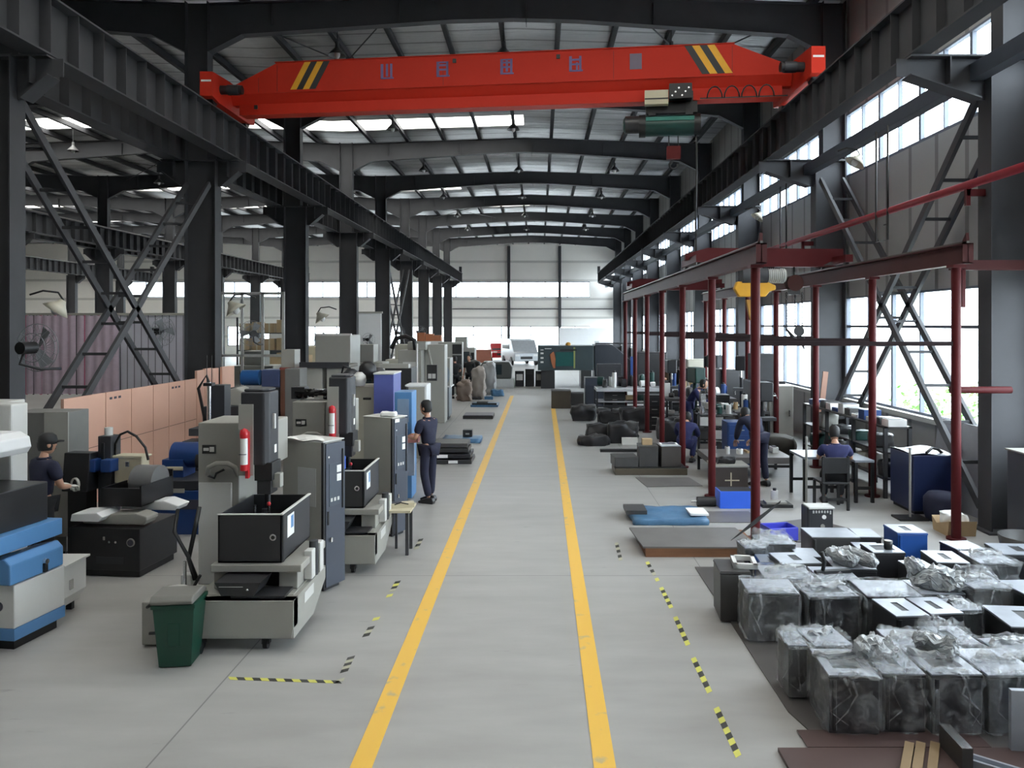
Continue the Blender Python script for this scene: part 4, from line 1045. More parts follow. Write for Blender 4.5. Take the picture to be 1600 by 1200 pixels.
def bridge(label, y, xa, xb):
    r = thing('light_bridge_crane', label, 'crane', (0, y, 0))
    obj('girder', MB().prism([(xa - .15, 4.28), (xa + .05, 4.28), (xa + .25, 4.17), (xb - .25, 4.17), (xb - .05, 4.28), (xb + .15, 4.28), (xb + .15, 4.50), (xa + .3, 4.52), (xa - .15, 4.40)], 'Y', -.09, .09, MAROON).box(xa, xb, -.10, .10, 4.15, 4.17, MAROON), r)
    for x in (xa, xb):
        c = obj('end_carriage', MB().box(x - .07, x + .07, -.75, .75, 4.19, 4.33, MAROON), r)
        for s in (-.6, .6): obj('wheel', MB().cyl((x - .03, s, 4.22), (x + .03, s, 4.22), .075, BLACK, n=14), c)
    return r
bridge('nearer maroon light crane resting on the hoist frame rails', 15.2, XL, XR)
bridge('farther maroon light crane resting on the hoist frame rails', 25.2, XL, XR)
# electric hoist under nearer bridge
r = thing('electric_hoist', 'yellow and grey electric hoist hanging under the nearer light crane', 'hoist', (4.25, 15.2, 0))
obj('drum', MB().cyl((-.25, 0, 3.98), (.25, 0, 3.98), .17, STEEL, n=20), r)
m = MB().cyl((.25, 0, 3.98), (.62, 0, 3.98), .13, GREYM, n=20)
for i in range(9): m.cyl((.27 + i * .038, 0, 3.98), (.282 + i * .038, 0, 3.98), .155, GREYL, n=20)
obj('finned_motor', m, r)
ym = mat('hoist_yellow', (.75, .38, .02), .45)
obj('hook_guard', MB().prism([(-.30, 3.56), (.22, 3.56), (.30, 3.66), (.42, 3.70), (.42, 3.78), (.24, 3.86), (-.34, 3.86), (-.40, 3.72)], 'Y', -.08, .08, ym), r, 'yellow cover', bevel=.02)
obj('control_bag', MB().prism([(-.16, 3.50), (.08, 3.50), (.04, 3.10), (-.08, 3.10)], 'Y', -.05, .05, mat('ochre_cover', (.40, .20, .03), .6)), r, bevel=.01)
obj('suspension', MB().box(-.2, .4, -.04, .04, 4.02, 4.2, BLACK), r)
r = thing('chain_hoist', 'dark red chain hoist with hanging shackles in front of the windows', 'hoist', (5.05, 15.2, 0))
obj('body', MB().cyl((0, -.09, 3.83), (0, .09, 3.83), .16, mat('hoist_dark_red', (.035, .008, .006), .6, spec=.2), n=22).box(-.10, .10, -.07, .07, 3.60, 3.80, BLACK), r)
m = MB()
for k, x in enumerate((-.15, .02, .16)):
    for i in range(14): m.tube([(x + .014 * math.cos(t), (.014 * math.sin(t)) * (i % 2), 3.62 - i * .055 + .03 * math.sin(t) * (1 if i % 2 == 0 else .6)) for t in [2 * PI * j / 8 for j in range(9)]], .010, BLACK, 4)
obj('chain', m, r)
obj('trolley_link', MB().cyl((0, 0, 3.95), (0, 0, 4.18), .02, BLACK), r)
obj('shackle', MB().tube([(-.15, 0, 2.92), (-.05, 0, 2.80), (.06, 0, 2.68), (.18, 0, 2.60), (.20, 0, 2.52)], [.02, .035, .04, .03, .012], BLACK).cyl((.10, -.03, 2.88), (.10, .03, 2.88), .10, BLACK, n=16), r)
obj('hook', MB().tube([(.14 + .07 * math.cos(t), 0, 2.70 + .07 * math.sin(t)) for t in [i * .5 for i in range(9)]], .018, BLACK), r)
# long red pipe on the right columns
rp = thing('red_pipe', 'long bright maroon-red pipe running along the right columns', 'pipe', (6.25, 0, 5.04))
obj('pipe_run', MB().cyl((0, 3.0, 0), (0, 30, 0), .062, REDPIPE, n=16), rp)
for n in range(0, 3): obj('pipe_bracket', MB().box(-.02, .28, COLY[n] - .03, COLY[n] + .03, -.16, -.06, MAROON).box(-.03, .03, COLY[n] - .03, COLY[n] + .03, -.3, -.06, MAROON), rp)
# hanging rod loops by the upper window (old lamp hangers)
for i, (y, x, lab) in enumerate(((13.9, 6.2, 'black hanging rod loop in front of the nearest upper window'), (19.5, 6.2, 'black hanging rod loop near the second right column'))):
    one('hanger_loop', MB().tube([(x, y - .25, 6.55), (x, y - .25, 4.52), (x, y + .22, 4.52), (x, y + .22, 6.55)], .02, BLACK, 6).cyl((x, y - .25, 4.8), (x, y - .1, 4.8), .012, BLACK, n=6), lab, 'hanger')

# ================================================================== cast boxes on the right foreground
random.seed(4)
def cast_box(label, x0, x1, y, h, d=.44, rz=None, top='slot', col=CASTD, tp=CASTT, wrap=None, seed=0, z=.02, group='cast machine housings on the floor'):
    """front edge at y, from x0 to x1"""
    w = x1 - x0
    if rz is None: rz = R(((sum(map(ord, label)) % 9) - 4) * 1.2)
    r = thing('cast_housing', label, 'casting', ((x0 + x1) / 2, y + d / 2, z), rz, group)
    m = MB(); a = w / 2; b = d / 2
    m.box(-a, a, -b, b, 0, h - .03, col); m.box(-a - .006, a + .006, -b - .006, b + .006, h - .03, h - .008, col)
    if top != 'plain': m.box(-a + .02, -a + .05, -b - .012, -b, .02, h - .03, col)
    obj('housing', m, r, bevel=.008)
    t = MB()
    if top == 'slot':
        sx = a * .22
        t.box(-a, -sx, -b, b, h - .008, h, tp); t.box(sx, a, -b, b, h - .008, h, tp); t.box(-sx, sx, -b, -b * .45, h - .008, h, tp); t.box(-sx, sx, b * .55, b, h - .008, h, tp)
    elif top == 'hole':
        ex = a * .62
        t.box(-a, -ex, -b, b, h - .008, h, tp); t.box(ex, a, -b, b, h - .008, h, tp); t.box(-ex, ex, -b, -b * .5, h - .008, h, tp); t.box(-ex, ex, b * .6, b, h - .008, h, tp)
    else: t.box(-a, a, -b, b, h - .008, h, tp)
    obj('top_face', t, r, 'machined top face, pale where window light is coloured in')
    if top == 'slot': obj('slot', MB().box(-a * .22, a * .22, -b * .45, b * .55, h - .012, h - .006, BLACK), r)
    if top == 'hole': obj('opening', MB().box(-a * .62, a * .62, -b * .5, b * .6, h - .012, h - .006, BLACK), r)
    if top == 'bore': obj('bore', MB().cyl((.02, -b - .02, h * .45), (.02, -b, h * .45), w * .14, col, n=22).cyl((.02, -b - .03, h * .45), (.02, -b - .01, h * .45), w * .07, BLACK, n=18), r)
    if wrap:
        q = MB(); q.lump((0, 0, h * .53), (w * 1.08, d * 1.08, h * 1.06), WRAP, seed, .030, 8, 10, .05, crisp=True)
        if wrap == 'puff': q.lump((-.02, .04, h + .03), (w * .9, d * .7, .12), WRAP, seed + 5, .06, 9, 9, .4, crisp=True)
        rn_ = random.Random(seed * 7 + 1)
        for k in range((seed + 1) % 3 + 1):   # gathered folds along the rim and down the front
            yy = (-b, b * .3, -b * .2)[k] + rn_.uniform(-.03, .03)
            q.lump((rn_.uniform(-.04, .04), yy, h + .012), (w * rn_.uniform(.7, 1.0), rn_.uniform(.05, .09), rn_.uniform(.03, .06)), (WRAP, BAGM)[k % 2], seed + 20 + k, .028, 11, 9, .4, M=Matrix.Rotation(rn_.uniform(-.35, .35), 4, 'Z'), crisp=True)
        for k in range(2):
            x_ = rn_.uniform(-a * .9, a * .9)
            q.tube([(x_, -b - .022, h - .01), (x_ + rn_.uniform(-.05, .05), -b - .03, h * .7), (x_ + rn_.uniform(-.12, .12), -b - .026, h * .4), (x_ + rn_.uniform(-.16, .16), -b - .020, h * .15)], [.012, .008, .006, .003], WRAP, 6)
        obj('plastic_wrap', q, r, 'crumpled clear plastic wrap')
    return r
CB = cast_box
# front row
CB('plastic-wrapped iron housing, leftmost of the big front row', 2.13, 2.49, 5.60, .425, .46, wrap='yes', seed=1, top='hole')
CB('plastic-wrapped iron housing, second of the big front row', 2.52, 2.83, 5.62, .43, .46, wrap='puff', seed=2, top='slot')
CB('plastic-wrapped iron housing, third of the big front row', 2.86, 3.23, 5.60, .435, .46, wrap='yes', seed=3, top='hole')
CB('plastic-wrapped iron housing at the right photo edge of the front row', 3.27, 3.66, 5.60, .43, .46, wrap='yes', seed=4, top='plain')
CB('tall narrow part in a white plastic bag left of the front row', 2.00, 2.15, 6.14, .42, .3, wrap='puff', seed=5, top='plain', col=CAST)
CB('pale wrapped housing with two small holes behind the leftmost front one', 2.19, 2.50, 6.14, .42, .36, wrap='yes', seed=6, top='plain', col=CAST)
CB('low wrapped housing behind the second front row casting', 2.86, 3.20, 6.14, .40, .38, wrap='yes', seed=7, top='plain')
CB('low wrapped housing behind the third front row casting', 3.24, 3.58, 6.2, .40, .38, wrap='puff', seed=8, top='slot')
CB('wrapped housing near the right photo edge behind the front row', 3.66, 4.02, 6.05, .38, .34, wrap='yes', seed=9, top='plain')
CB('slotted dark housing right of the middle gap, with vertical ribs', 3.08, 3.38, 6.66, .46, .42, rz=R(4), top='slot')
CB('slotted dark housing beside the ribbed one, partly bagged', 3.42, 3.72, 6.74, .45, .4, top='slot', wrap=None)
CB('small bagged housing between the slotted ones and the photo edge', 3.76, 3.98, 6.9, .42, .3, wrap='yes', seed=10, top='plain')
CB('long housing with small oval hole at the right photo edge', 4.0, 4.5, 6.45, .44, .5, top='slot')
# middle rows
CB('wrapped grey housing with rounded front, left side of the middle row', 1.99, 2.46, 7.23, .46, .40, wrap='yes', seed=11, top='plain', col=CAST)
CB('dark housing with open top half covered by a bag, middle row', 2.54, 3.02, 7.26, .42, .38, wrap='puff', seed=12, top='hole')
CB('tall grey housing with square white frame, leftmost of the field', 1.84, 2.14, 7.72, .50, .42, top='plain', col=CAST, tp=CAST)
CB('housing with round hole in a pale cover behind the middle row', 2.30, 2.80, 7.76, .42, .42, wrap='yes', seed=13, top='plain', col=CAST)
CB('flat topped dark housing with a black lever lying on it', 2.84, 3.24, 7.72, .42, .42, top='plain')
CB('wide housing with torn plastic flap hanging at its left corner', 3.10, 3.62, 7.22, .43, .46, wrap='yes', seed=14, top='plain')
CB('housing half hidden under the large tied bag', 3.68, 4.1, 7.38, .40, .4, top='plain')
CB('grey rounded housing with gravelly bag on top near the right edge', 4.16, 4.52, 7.36, .46, .42, wrap='puff', seed=15, top='plain', col=CAST)
CB('low pale topped housing cut off by the right photo edge', 4.58, 5.0, 7.2, .44, .46, top='plain')
CB('pair-holed wrapped housing behind the open bagged one', 2.62, 3.06, 8.32, .40, .40, top='slot', col=CAST)
CB('dark housing under rolls of plastic behind the flap', 3.18, 3.62, 8.2, .38, .42, top='plain')
CB('small dark housing with white cup on its top', 3.80, 4.16, 8.72, .40, .36, top='hole')
CB('small slotted housing in front of the blue one', 3.98, 4.26, 8.16, .38, .34, top='slot')
CB('dark slotted housing right of the blue one', 4.32, 4.66, 8.28, .42, .44, top='slot')
CB('wrapped housing with sagging plastic on its front, back row right', 4.72, 5.12, 8.2, .44, .44, wrap='yes', seed=16, top='plain')
CB('slotted housing at the right photo edge of the back row', 5.18, 5.7, 8.5, .44, .44, top='slot')
CB('big square housing with round bore on its front, back row', 3.36, 3.94, 9.42, .38, .44, top='bore', col=CAST)
CB('plain black housing right of the bored one, with a hose on top', 3.98, 4.25, 9.5, .36, .4, top='plain')
CB('wrapped housing at the back row behind the small blue box', 2.66, 3.08, 9.2, .36, .4, wrap='puff', seed=17, top='plain', col=CAST)
CB('dark upright part with crumpled top, back left of the castings', 2.38, 2.62, 8.9, .40, .3, wrap='yes', seed=18, top='slot')
BLT = mat('grey_blue_lid', (.20, .23, .29), .35)
CB('tall blue-sided housing standing out at the back of the castings', 4.36, 4.72, 9.32, .46, .40, top='slot', col=mat('royal_blue_paint', (.015, .075, .30), .4), tp=BLT)
CB('small blue-sided housing near the left back of the castings', 2.48, 2.80, 8.55, .34, .30, top='slot', col=mat('royal_blue_paint', (.015, .075, .30), .4), tp=BLT)
# extra loose things on the castings
fr_ = MB()
for (a, b, c, d) in ((-.12, .12, -.16, -.12), (-.12, .12, .12, .16), (-.12, -.08, -.16, .16), (.08, .12, -.16, .16)): fr_.box(a, b, c, d, 0, .05, GREYL)
one('square_frame', fr_, 'pale rectangular frame lying on the leftmost tall grey housing', 'frame', (2.12, 7.95, .525), R(-8))
one('tied_bag', MB().lump((0, 0, .07), (.44, .26, .15), BAGM, 21, .07, 9, 12, .5, crisp=True).lump((-.20, .03, .14), (.12, .12, .18), BAGM, 22, .05, 12, 8, .5, crisp=True), 'large tied translucent plastic bag lying across the castings', 'bag', (3.92, 7.55, .43), R(-20))
one('plastic_roll', MB().lump((0, 0, .07), (.16, .40, .12), BAGM, 23, .03, 12, 9, .5, crisp=True), 'rolled pale plastic on a dark housing, left roll of two', 'roll', (3.30, 8.38, .41), R(14))
one('plastic_roll', MB().lump((0, 0, .07), (.12, .42, .13), BAGM, 24, .03, 12, 9, .5, crisp=True), 'rolled pale plastic on a dark housing, right roll of two', 'roll', (3.48, 8.35, .41), R(24))
one('steel_lever', MB().box(-.20, .18, -.03, .03, 0, .03, BLACK).tube([(-.12, 0, .03), (-.1, 0, .12), (-.13, 0, .22)], .02, BLACK), 'black lever lying on the flat topped housing', 'lever', (3.04, 7.92, .445), R(8))
one('white_cup', MB().lathe([(0, 0), (.045, 0), (.05, .1), (.046, .1), (.04, .01), (0, .01)], BLACK, n=18).cyl((0, 0, .09), (0, 0, .095), .044, WHITE), 'small black cup with white lid on a dark housing', 'cup', (4.02, 8.84, .425))
one('plastic_flap', MB().sheet(12, 10, lambda u, v: (3.62 + .30 * u, 7.2 + .12 * v * math.sin(u * 3) - .02 * math.sin(9 * v), .46 - .30 * v * (1 - .4 * u) + .015 * math.sin(14 * u + 6 * v)), WRAP), 'torn plastic flap hanging from the wide housing', 'sheet')
one('shrunk_bag', MB().lump((0, 0, .05), (.30, .20, .10), BAGM, 31, .05, 12, 10, .5, crisp=True), 'crumpled white plastic on the second front housing', 'bag', (2.60, 5.95, .455), R(10))
one('shrunk_bag', MB().lump((0, 0, .05), (.26, .16, .12), BAGM, 32, .05, 12, 10, .5, crisp=True), 'crumpled white plastic between the front row and the second row', 'bag', (3.1, 6.0, .455), R(-30))

# floor sheets under the castings and loose steel in the corner
SHT = mat('grey_floor_sheet', (.10, .092, .088), .45, .2, .2, 2)
m = MB().prism([(1.93, 9.5), (1.93, 5.95), (2.05, 5.42), (5.9, 5.42), (5.9, 9.5)], 'Z', .002, .012, SHT)
one('floor_sheet', m, 'large dark grey steel sheet on the floor under the castings', 'sheet')
one('floor_board', MB().box(1.68, 3.9, 4.7, 5.40, .002, .03, WOODD), 'maroon-brown board lying on the floor at the bottom right corner', 'board')
one('floor_board', MB().box(1.9, 3.2, 5.43, 5.66, .014, .018, WOODD), 'dark red board edge under the front row of castings', 'board')
st = [(2.42, 'left'), (2.50, 'middle'), (2.60, 'right')]
for x, nm in st:
    one('timber_strip', MB().box(-.03, .03, -.40, .40, 0, .025, mat('raw_timber', (.26, .18, .10), .7)), '%s one of three raw timber strips at the bottom right' % nm, 'timber', (x, 5.08, .031), R(-30))
one('steel_bar', MB().box(-.035, .035, -.16, .16, 0, .15, CAST).box(-.035, .035, -.16, .16, .15, .153, CHROME), 'standing flat steel bar with bright top edge at the bottom right', 'bar', (2.86, 5.27, .03), R(-2))
one('steel_plate', MB().box(0, .5, -.02, .02, 0, .42, CASTT), 'upright grey steel plate leaning at the right photo edge', 'plate', (3.30, 5.38, .03), R(-6))
one('steel_channel', MB().box(-.35, .35, -.05, -.03, 0, .05, CASTT).box(-.35, .35, -.05, .05, 0, .012, CASTT).box(-.35, .35, .03, .05, 0, .05, CASTT), 'steel channel lying at the bottom right photo corner', 'channel', (3.18, 5.0, .031), R(-38))

# ------------------------------------------------------------------ steel slabs and packages on the floor
r = thing('steel_slab_stack', 'wide grey steel slab with orange-brown timber edge on the floor', 'slab', (1.36, 9.93, 0))
obj('timber_edge', MB().box(.02, 1.5, 0, .9, 0, .115, WOODB), r); obj('plate', MB().prism([(-.01, .0), (1.5, -.02), (1.42, .95), (-.08, .95)], 'Z', .115, .135, PLATE), r)
one('folding_blade', MB().prism([(0, 0), (.42, .16), (.88, .40), (.90, .43), (.45, .24)], 'X', -.006, .006, BLACK, Matrix.Rotation(R(-62), 4, 'Z')), 'long thin black blade leaning behind the nearest maroon post', 'blade', (2.55, 10.2, .14))
m = MB(); m.lump((0, 0, .04), (1.15, .9, .09), BLUETARP, 40, .03, 7, 8, .1)
one('blue_bundle', m, 'low blue plastic-wrapped bundle behind the steel slab', 'bundle', (1.98, 11.95, 0))
one('white_tray', MB().box(-.14, .14, -.2, .2, 0, .03, PAPER), 'small white lid on the right end of the blue bundle', 'lid', (2.45, 11.9, .095))
one('grey_box_panel', MB().box(-.16, .16, -.22, .22, 0, .06, CAST), 'grey stone-like block on the left end of the blue bundle', 'block', (1.50, 12.0, .095))
one('steel_sheet', MB().box(-.62, .62, -.35, .35, .003, .01, PLATE), 'thin shiny steel sheet on the floor right of the blue bundle', 'sheet', (2.75, 12.0, 0))
one('blue_floor_box', MB().box(0, .58, 0, .36, 0, .28, BLUEB).box(.02, .56, .02, .34, .28, .285, BLACK), 'bright blue plastic box on the floor between the two maroon posts', 'box', (2.96, 12.55, 0), bevel=.012)
one('floor_motor', MB().cyl((0, 0, .08), (.30, 0, .08), .08, BLKPL, n=18).cyl((-.10, 0, .08), (0, 0, .08), .02, CHROME), 'black electric motor lying left of the bright blue box', 'motor', (2.62, 12.72, 0))
one('tool_tray', MB().box(-.2, .25, -.06, .06, 0, .02, GREYM).box(-.1, .02, -.05, .05, .02, .08, BLKPL), 'tray with black clamp behind the bright blue box', 'tray', (3.25, 13.05, .0))
# blue washing-up style crate and the black device
cr_ = MB()
for (a, b, c, d, e_, f_) in ((-.21, .21, -.16, -.14, 0, .18), (-.21, .21, .14, .16, 0, .18), (-.21, -.19, -.16, .16, 0, .18), (.19, .21, -.16, .16, 0, .18), (-.21, .21, -.16, .16, 0, .02)): cr_.box(a, b, c, d, e_, f_, BLUEC)
one('plastic_crate', cr_, 'violet-blue plastic crate beside the nearest maroon post', 'crate', (3.36, 10.75, .02), R(10), bevel=.01)
one('grinder_handle', MB().lathe([(.0, 0), (.04, 0), (.05, .08), (.035, .2), (0, .22)], CREAM, n=16, M=Matrix.Translation((0, 0, .06)) @ Matrix.Rotation(R(80), 4, 'Y')).cyl((.22, 0, .06), (.30, 0, .07), .055, WHITE), 'white angle grinder lying right of the violet-blue crate', 'tool', (3.62, 10.3, .0), R(15))
r = thing('motor_unit', 'square dark finned motor standing on a grey board behind the castings', 'motor', (4.0, 11.0, .012))
m = MB().box(-.17, .17, -.12, .12, 0, .40, DKGREY).box(-.20, -.16, -.13, .13, 0, .40, BLACK).box(-.18, .19, -.14, .14, .38, .41, GREYL)
obj('body', m, r, bevel=.01); q = MB()
rn = random.Random(5)
for i in range(7): q.box(-.12 + i * .04, -.10 + i * .04, -.128, -.118, .31 + rn.random() * .02, .36, GREYL)
q.cyl((.04, -.13, .27), (.04, -.12, .27), .03, PAPER, n=12); q.cyl((.02, -.13, .14), (.02, -.12, .14), .03, GREYM, n=12)
obj('fittings', q, r)
one('grey_board', MB().prism([(3.55, 10.6), (4.75, 10.45), (4.9, 10.75), (4.2, 11.9), (3.5, 11.6)], 'Z', .002, .012, SHT), 'grey board on the floor under the square motor', 'board')
# castings on a pallet further right of the lane
one('low_pallet', MB().box(0, 1.45, 0, .7, 0, .13, OLIVE).box(.02, 1.43, .02, .68, .13, .15, BLACK), 'low olive-brown pallet carrying four grey blocks', 'pallet', (1.52, 15.35, 0), bevel=.02)
CB('low long grey block at the left end of the olive pallet', 1.50, 1.98, 15.4, .20, .5, top='plain', col=CAST, tp=CAST, z=.15, group='grey blocks on the olive pallet')
CB('tall grey block in the middle of the olive pallet', 2.02, 2.40, 15.42, .42, .45, top='plain', col=CAST, tp=CAST, z=.15, group='grey blocks on the olive pallet')
CB('dark grey block with printed mark, right on the olive pallet', 2.44, 2.84, 15.42, .42, .45, top='plain', col=mat('brown_grey_block', (.06, .052, .048), .5), z=.15, group='grey blocks on the olive pallet')
one('small_carton', MB().box(-.10, .10, -.08, .08, 0, .12, TAN), 'small tan carton on the tall grey block', 'carton', (2.2, 15.65, .57))
one('newspaper', MB().box(-.18, .18, -.12, .12, 0, .02, PAPER).box(-.14, .14, -.1, .1, .02, .021, INK), 'printed white paper on the dark grey block', 'paper', (2.64, 15.65, .57))
one('steel_sheet', MB().prism([(2.0, 14.2), (3.05, 14.3), (2.95, 15.1), (1.9, 15.1)], 'Z', .002, .01, PLATE), 'thin steel sheet on the floor in front of the olive pallet', 'sheet')
one('flat_steel_bar', MB().box(-.75, .75, -.08, .08, 0, .06, CASTD), 'flat dark steel bar lying beyond the olive pallet', 'bar', (2.2, 18.2, 0))
spots = [(1.65, 20.4, .8, .5, .35, 0), (2.15, 19.65, .75, .5, .5, 1), (1.35, 19.3, .7, .6, .22, 2), (3.45, 19.9, .7, .6, .55, 3), (2.2, 23.5, .8, .6, .4, 4), (1.4, 24.3, .75, .6, .45, 5), (2.7, 22.0, .7, .5, .6, 6)]
for i, (x, y, w, d, h, s) in enumerate(spots):
    one('machine_casting', MB().lump((0, 0, h / 2), (w, d, h), CASTD, 50 + s, .09, 4, 8, .3).lump((.2, -.1, h * .8), (w * .5, d * .5, h * .6), CAST, 60 + s, .05, 5, 6, .3),
        'rough dark machine casting on the floor right of the walkway, %s of the heap' % ORD[i], 'casting', (x, y, 0), group='rough castings heaped right of the walkway')
one('label_board', MB().box(-.2, .2, -.02, .02, 0, .18, PAPER), 'small white printed board leaning on the rough castings', 'board', (2.28, 19.28, .0))
for i, (x0, x1, y, h, lab) in enumerate(((.45, 1.15, 27.6, .62, 'olive'), (1.18, 1.62, 27.7, .52, 'smaller grey'), (1.70, 2.4, 28.2, 1.05, 'tall slate-grey'))):
    one('floor_cabinet', MB().box(0, x1 - x0, 0, .7, 0, h, (OLIVE, CAST, PANELB)[i]).box(-.01, x1 - x0 + .01, -.01, .71, h, h + .02, CAST), '%s box standing at the end of the right yellow line' % lab, 'box', (x0, y, 0), bevel=.01)

# ------------------------------------------------------------------ benches on the right
def bench(label, x0, x1, y0, y1, h, top=CAST, tt=.04, leg=BLACK, shelf=None, cat='table', t=.05):
    r = thing('work_bench', label, cat, ((x0 + x1) / 2, (y0 + y1) / 2, 0))
    a = (x1 - x0) / 2; b = (y1 - y0) / 2
    obj('worktop', MB().box(-a, a, -b, b, h - tt, h, top), r, bevel=.004)
    for sx in (-1, 1):
        for sy in (-1, 1):
            obj('leg', MB().box(sx * (a - t / 2) - t / 2, sx * (a - t / 2) + t / 2, sy * (b - t / 2) - t / 2, sy * (b - t / 2) + t / 2, 0, h - tt, leg), r)
    for s in (-1, 1): obj('crossbar', MB().box(-a + t, a - t, s * (b - t / 2) - .015, s * (b - t / 2) + .015, .22, .27, leg), r)
    if shelf: obj('shelf', MB().box(-a + t, a - t, -b + t, b - t, shelf - .02, shelf, top), r)
    return r
WT = mat('white_marble_top', (.55, .56, .58), .25)
DT = mat('dusty_desk_top', (.30, .33, .38), .3)
bench('black legged desk with glossy pale top left of the seated worker', 4.50, 5.28, 13.05, 13.8, .76, DT)
bench('second black legged desk directly in front of the seated worker', 5.33, 5.66, 12.95, 13.7, .72, DT)
bench('long white-topped bench across the right side far behind the castings', 1.95, 5.6, 26.0, 27.2, .85, WT, .10, DKGREY, .4)
bench('low dark steel assembly platform behind the blue box', 3.30, 4.95, 14.95, 16.0, .42, PLATE, .12, BLACK)
bench('dark bench of the middle right area carrying black motors', 4.0, 5.6, 18.6, 19.6, .90, CAST, .06, BLACK, .4)
bench('dark bench further back on the right loaded with parts', 3.6, 5.6, 21.7, 22.8, .92, CAST, .08, BLACK, .45)
r = thing('brown_chest', 'brown box with white cross-shaped marks in front of the assembly platform', 'box', (3.18, 13.95, 0))
obj('body', MB().box(0, .62, 0, .5, 0, .42, mat('brown_black_box', (.045, .034, .03), .5)), r, bevel=.008)
obj('lid', MB().box(-.02, .64, -.02, .52, .42, .45, GREYM), r); obj('mark', MB().box(.30, .32, -.01, 0, .08, .32, CREAM), r); obj('mark', MB().box(.20, .46, -.01, 0, .17, .19, CREAM), r)
one('engine_block', MB().lump((0, 0, .05), (.34, .2, .10), CASTD, 70, .04, 10), 'black machined part on the brown box', 'part', (3.45, 14.2, .45))
# wire rack with crates
r = thing('parts_rack', 'black metal rack of grey plastic bins between the maroon posts', 'rack', (4.05, 17.3, 0))
for sx in (-.45, .45):
    for sy in (0, .45): obj('upright', MB().box(sx - .02, sx + .02, sy - .02, sy + .02, 0, 1.02, BLACK), r)
for z in (.12, .42, .72, .98): obj('shelf', MB().box(-.45, .45, 0, .45, z - .02, z, BLACK), r)
for zi, z in enumerate((.12, .42, .72)):
    for k in range(3):
        one('parts_bin', MB().box(-.12, .12, -.17, .17, 0, .20, (GREYM, CAST, GREYL)[(zi + k) % 3]).box(-.10, .10, -.15, .15, .20, .203, BLACK), '%s bin on the %s shelf of the black rack' % (('left', 'middle', 'right')[k], ('bottom', 'second', 'third')[zi]), 'bin', (4.05 - .28 + k * .28, 17.53, z + .002), group='plastic bins on the black rack', bevel=.008)
for i in range(4):
    one('parts_tin', MB().cyl((0, 0, 0), (0, 0, .16 + .04 * (i % 2)), .06, (CHROME, GREYL, TEAL, GREYL)[i], n=14), ('shiny tin', 'short pale tin', 'green tin', 'tall pale tin')[i] + ' on top of the black rack', 'tin', (3.72 + i * .2, 17.5, .982), group='tins on the black rack')
def clutter(seed, x0, x1, y0, y1, z, n, where, hmax=.35, grp=None):
    rn = random.Random(seed); cols = [('black', BLKPL), ('grey', CAST), ('pale', GREYL), ('white', PAPER), ('blue', BLUED), ('silver', CHROME), ('tan', TAN), ('dark green', TEAL)]
    for i in range(n):
        x = x0 + (x1 - x0) * (i + .5) / n; y = y0 + (y1 - y0) * (.3 + .4 * rn.random()); cn, c = cols[rn.randrange(len(cols))]
        k = rn.randrange(4); w = (x1 - x0) / n * (.35 + .4 * rn.random()) ; h = hmax * (.35 + .65 * rn.random())
        if k == 0: m = MB().cyl((0, 0, 0), (0, 0, h), w * .4, c, n=14).cyl((0, 0, h), (0, 0, h * 1.12), w * .2, BLACK, n=10); nm = 'canister'
        elif k == 1: m = MB().box(-w / 2, w / 2, -.12, .12, 0, h * .7, c).box(-w * .3, w * .3, -.08, .08, h * .7, h * .8, BLACK); nm = 'parts_box'
        elif k == 2: m = MB().lump((0, 0, h * .3), (w, .22, h * .6), c, seed + i, .03, 10, 5, .35); nm = 'machine_part'
        else: m = MB().cyl((-w / 2, 0, h * .3), (w / 2, 0, h * .3), h * .3, c, n=16).box(-w * .3, w * .3, -h * .2, h * .2, 0, h * .15, BLACK); nm = 'small_motor'
        one(nm, m, '%s %s on %s, %s from the left' % (cn, nm.replace('_', ' '), where, ORD[i % 12]), nm.replace('_', ' '), (x, y, z), R(rn.uniform(-20, 20)), group=grp)
clutter(1, 2.1, 5.5, 26.2, 27.0, .85, 10, 'the white-topped bench', .55, 'things on the white-topped bench')
clutter(2, 2.1, 5.4, 26.3, 26.9, .402, 8, 'the shelf under the white bench', .34, 'things under the white-topped bench')
clutter(3, 4.1, 5.5, 18.8, 19.4, .90, 6, 'the middle dark bench', .45, 'things on the middle dark bench')
clutter(4, 3.7, 5.5, 21.9, 22.6, .92, 7, 'the farther dark bench', .5, 'things on the farther dark bench')
clutter(5, 3.4, 4.9, 15.2, 15.8, .42, 6, 'the assembly platform', .16, 'things on the assembly platform')
clutter(6, 4.1, 5.5, 18.8, 19.4, .402, 4, 'the shelf of the middle dark bench', .34, 'things under the middle dark bench')
# black chair
def chair(label, loc, rz):
    r = thing('chair', label, 'chair', loc, rz)
    obj('seat', MB().box(-.22, .22, -.22, .22, .42, .46, BLKPL), r, bevel=.01)
    for sx in (-.2, .2):
        obj('leg', MB().box(sx - .02, sx + .02, .18, .22, 0, .42, BLACK), r)
        obj('leg', MB().box(sx - .02, sx + .02, -.22, -.18, 0, .42, BLACK), r)
        obj('back_post', MB().box(sx - .02, sx + .02, -.22, -.18, .46, .88, BLACK), r)
    obj('stretcher', MB().box(-.2, .2, -.21, -.19, .16, .20, BLACK), r); obj('backrest', MB().box(-.2, .2, -.215, -.185, .60, .86, BLKPL), r, bevel=.01)
    return r
chair('black chair under the seated worker in navy shirt', (4.80, 12.62, 0), R(0))
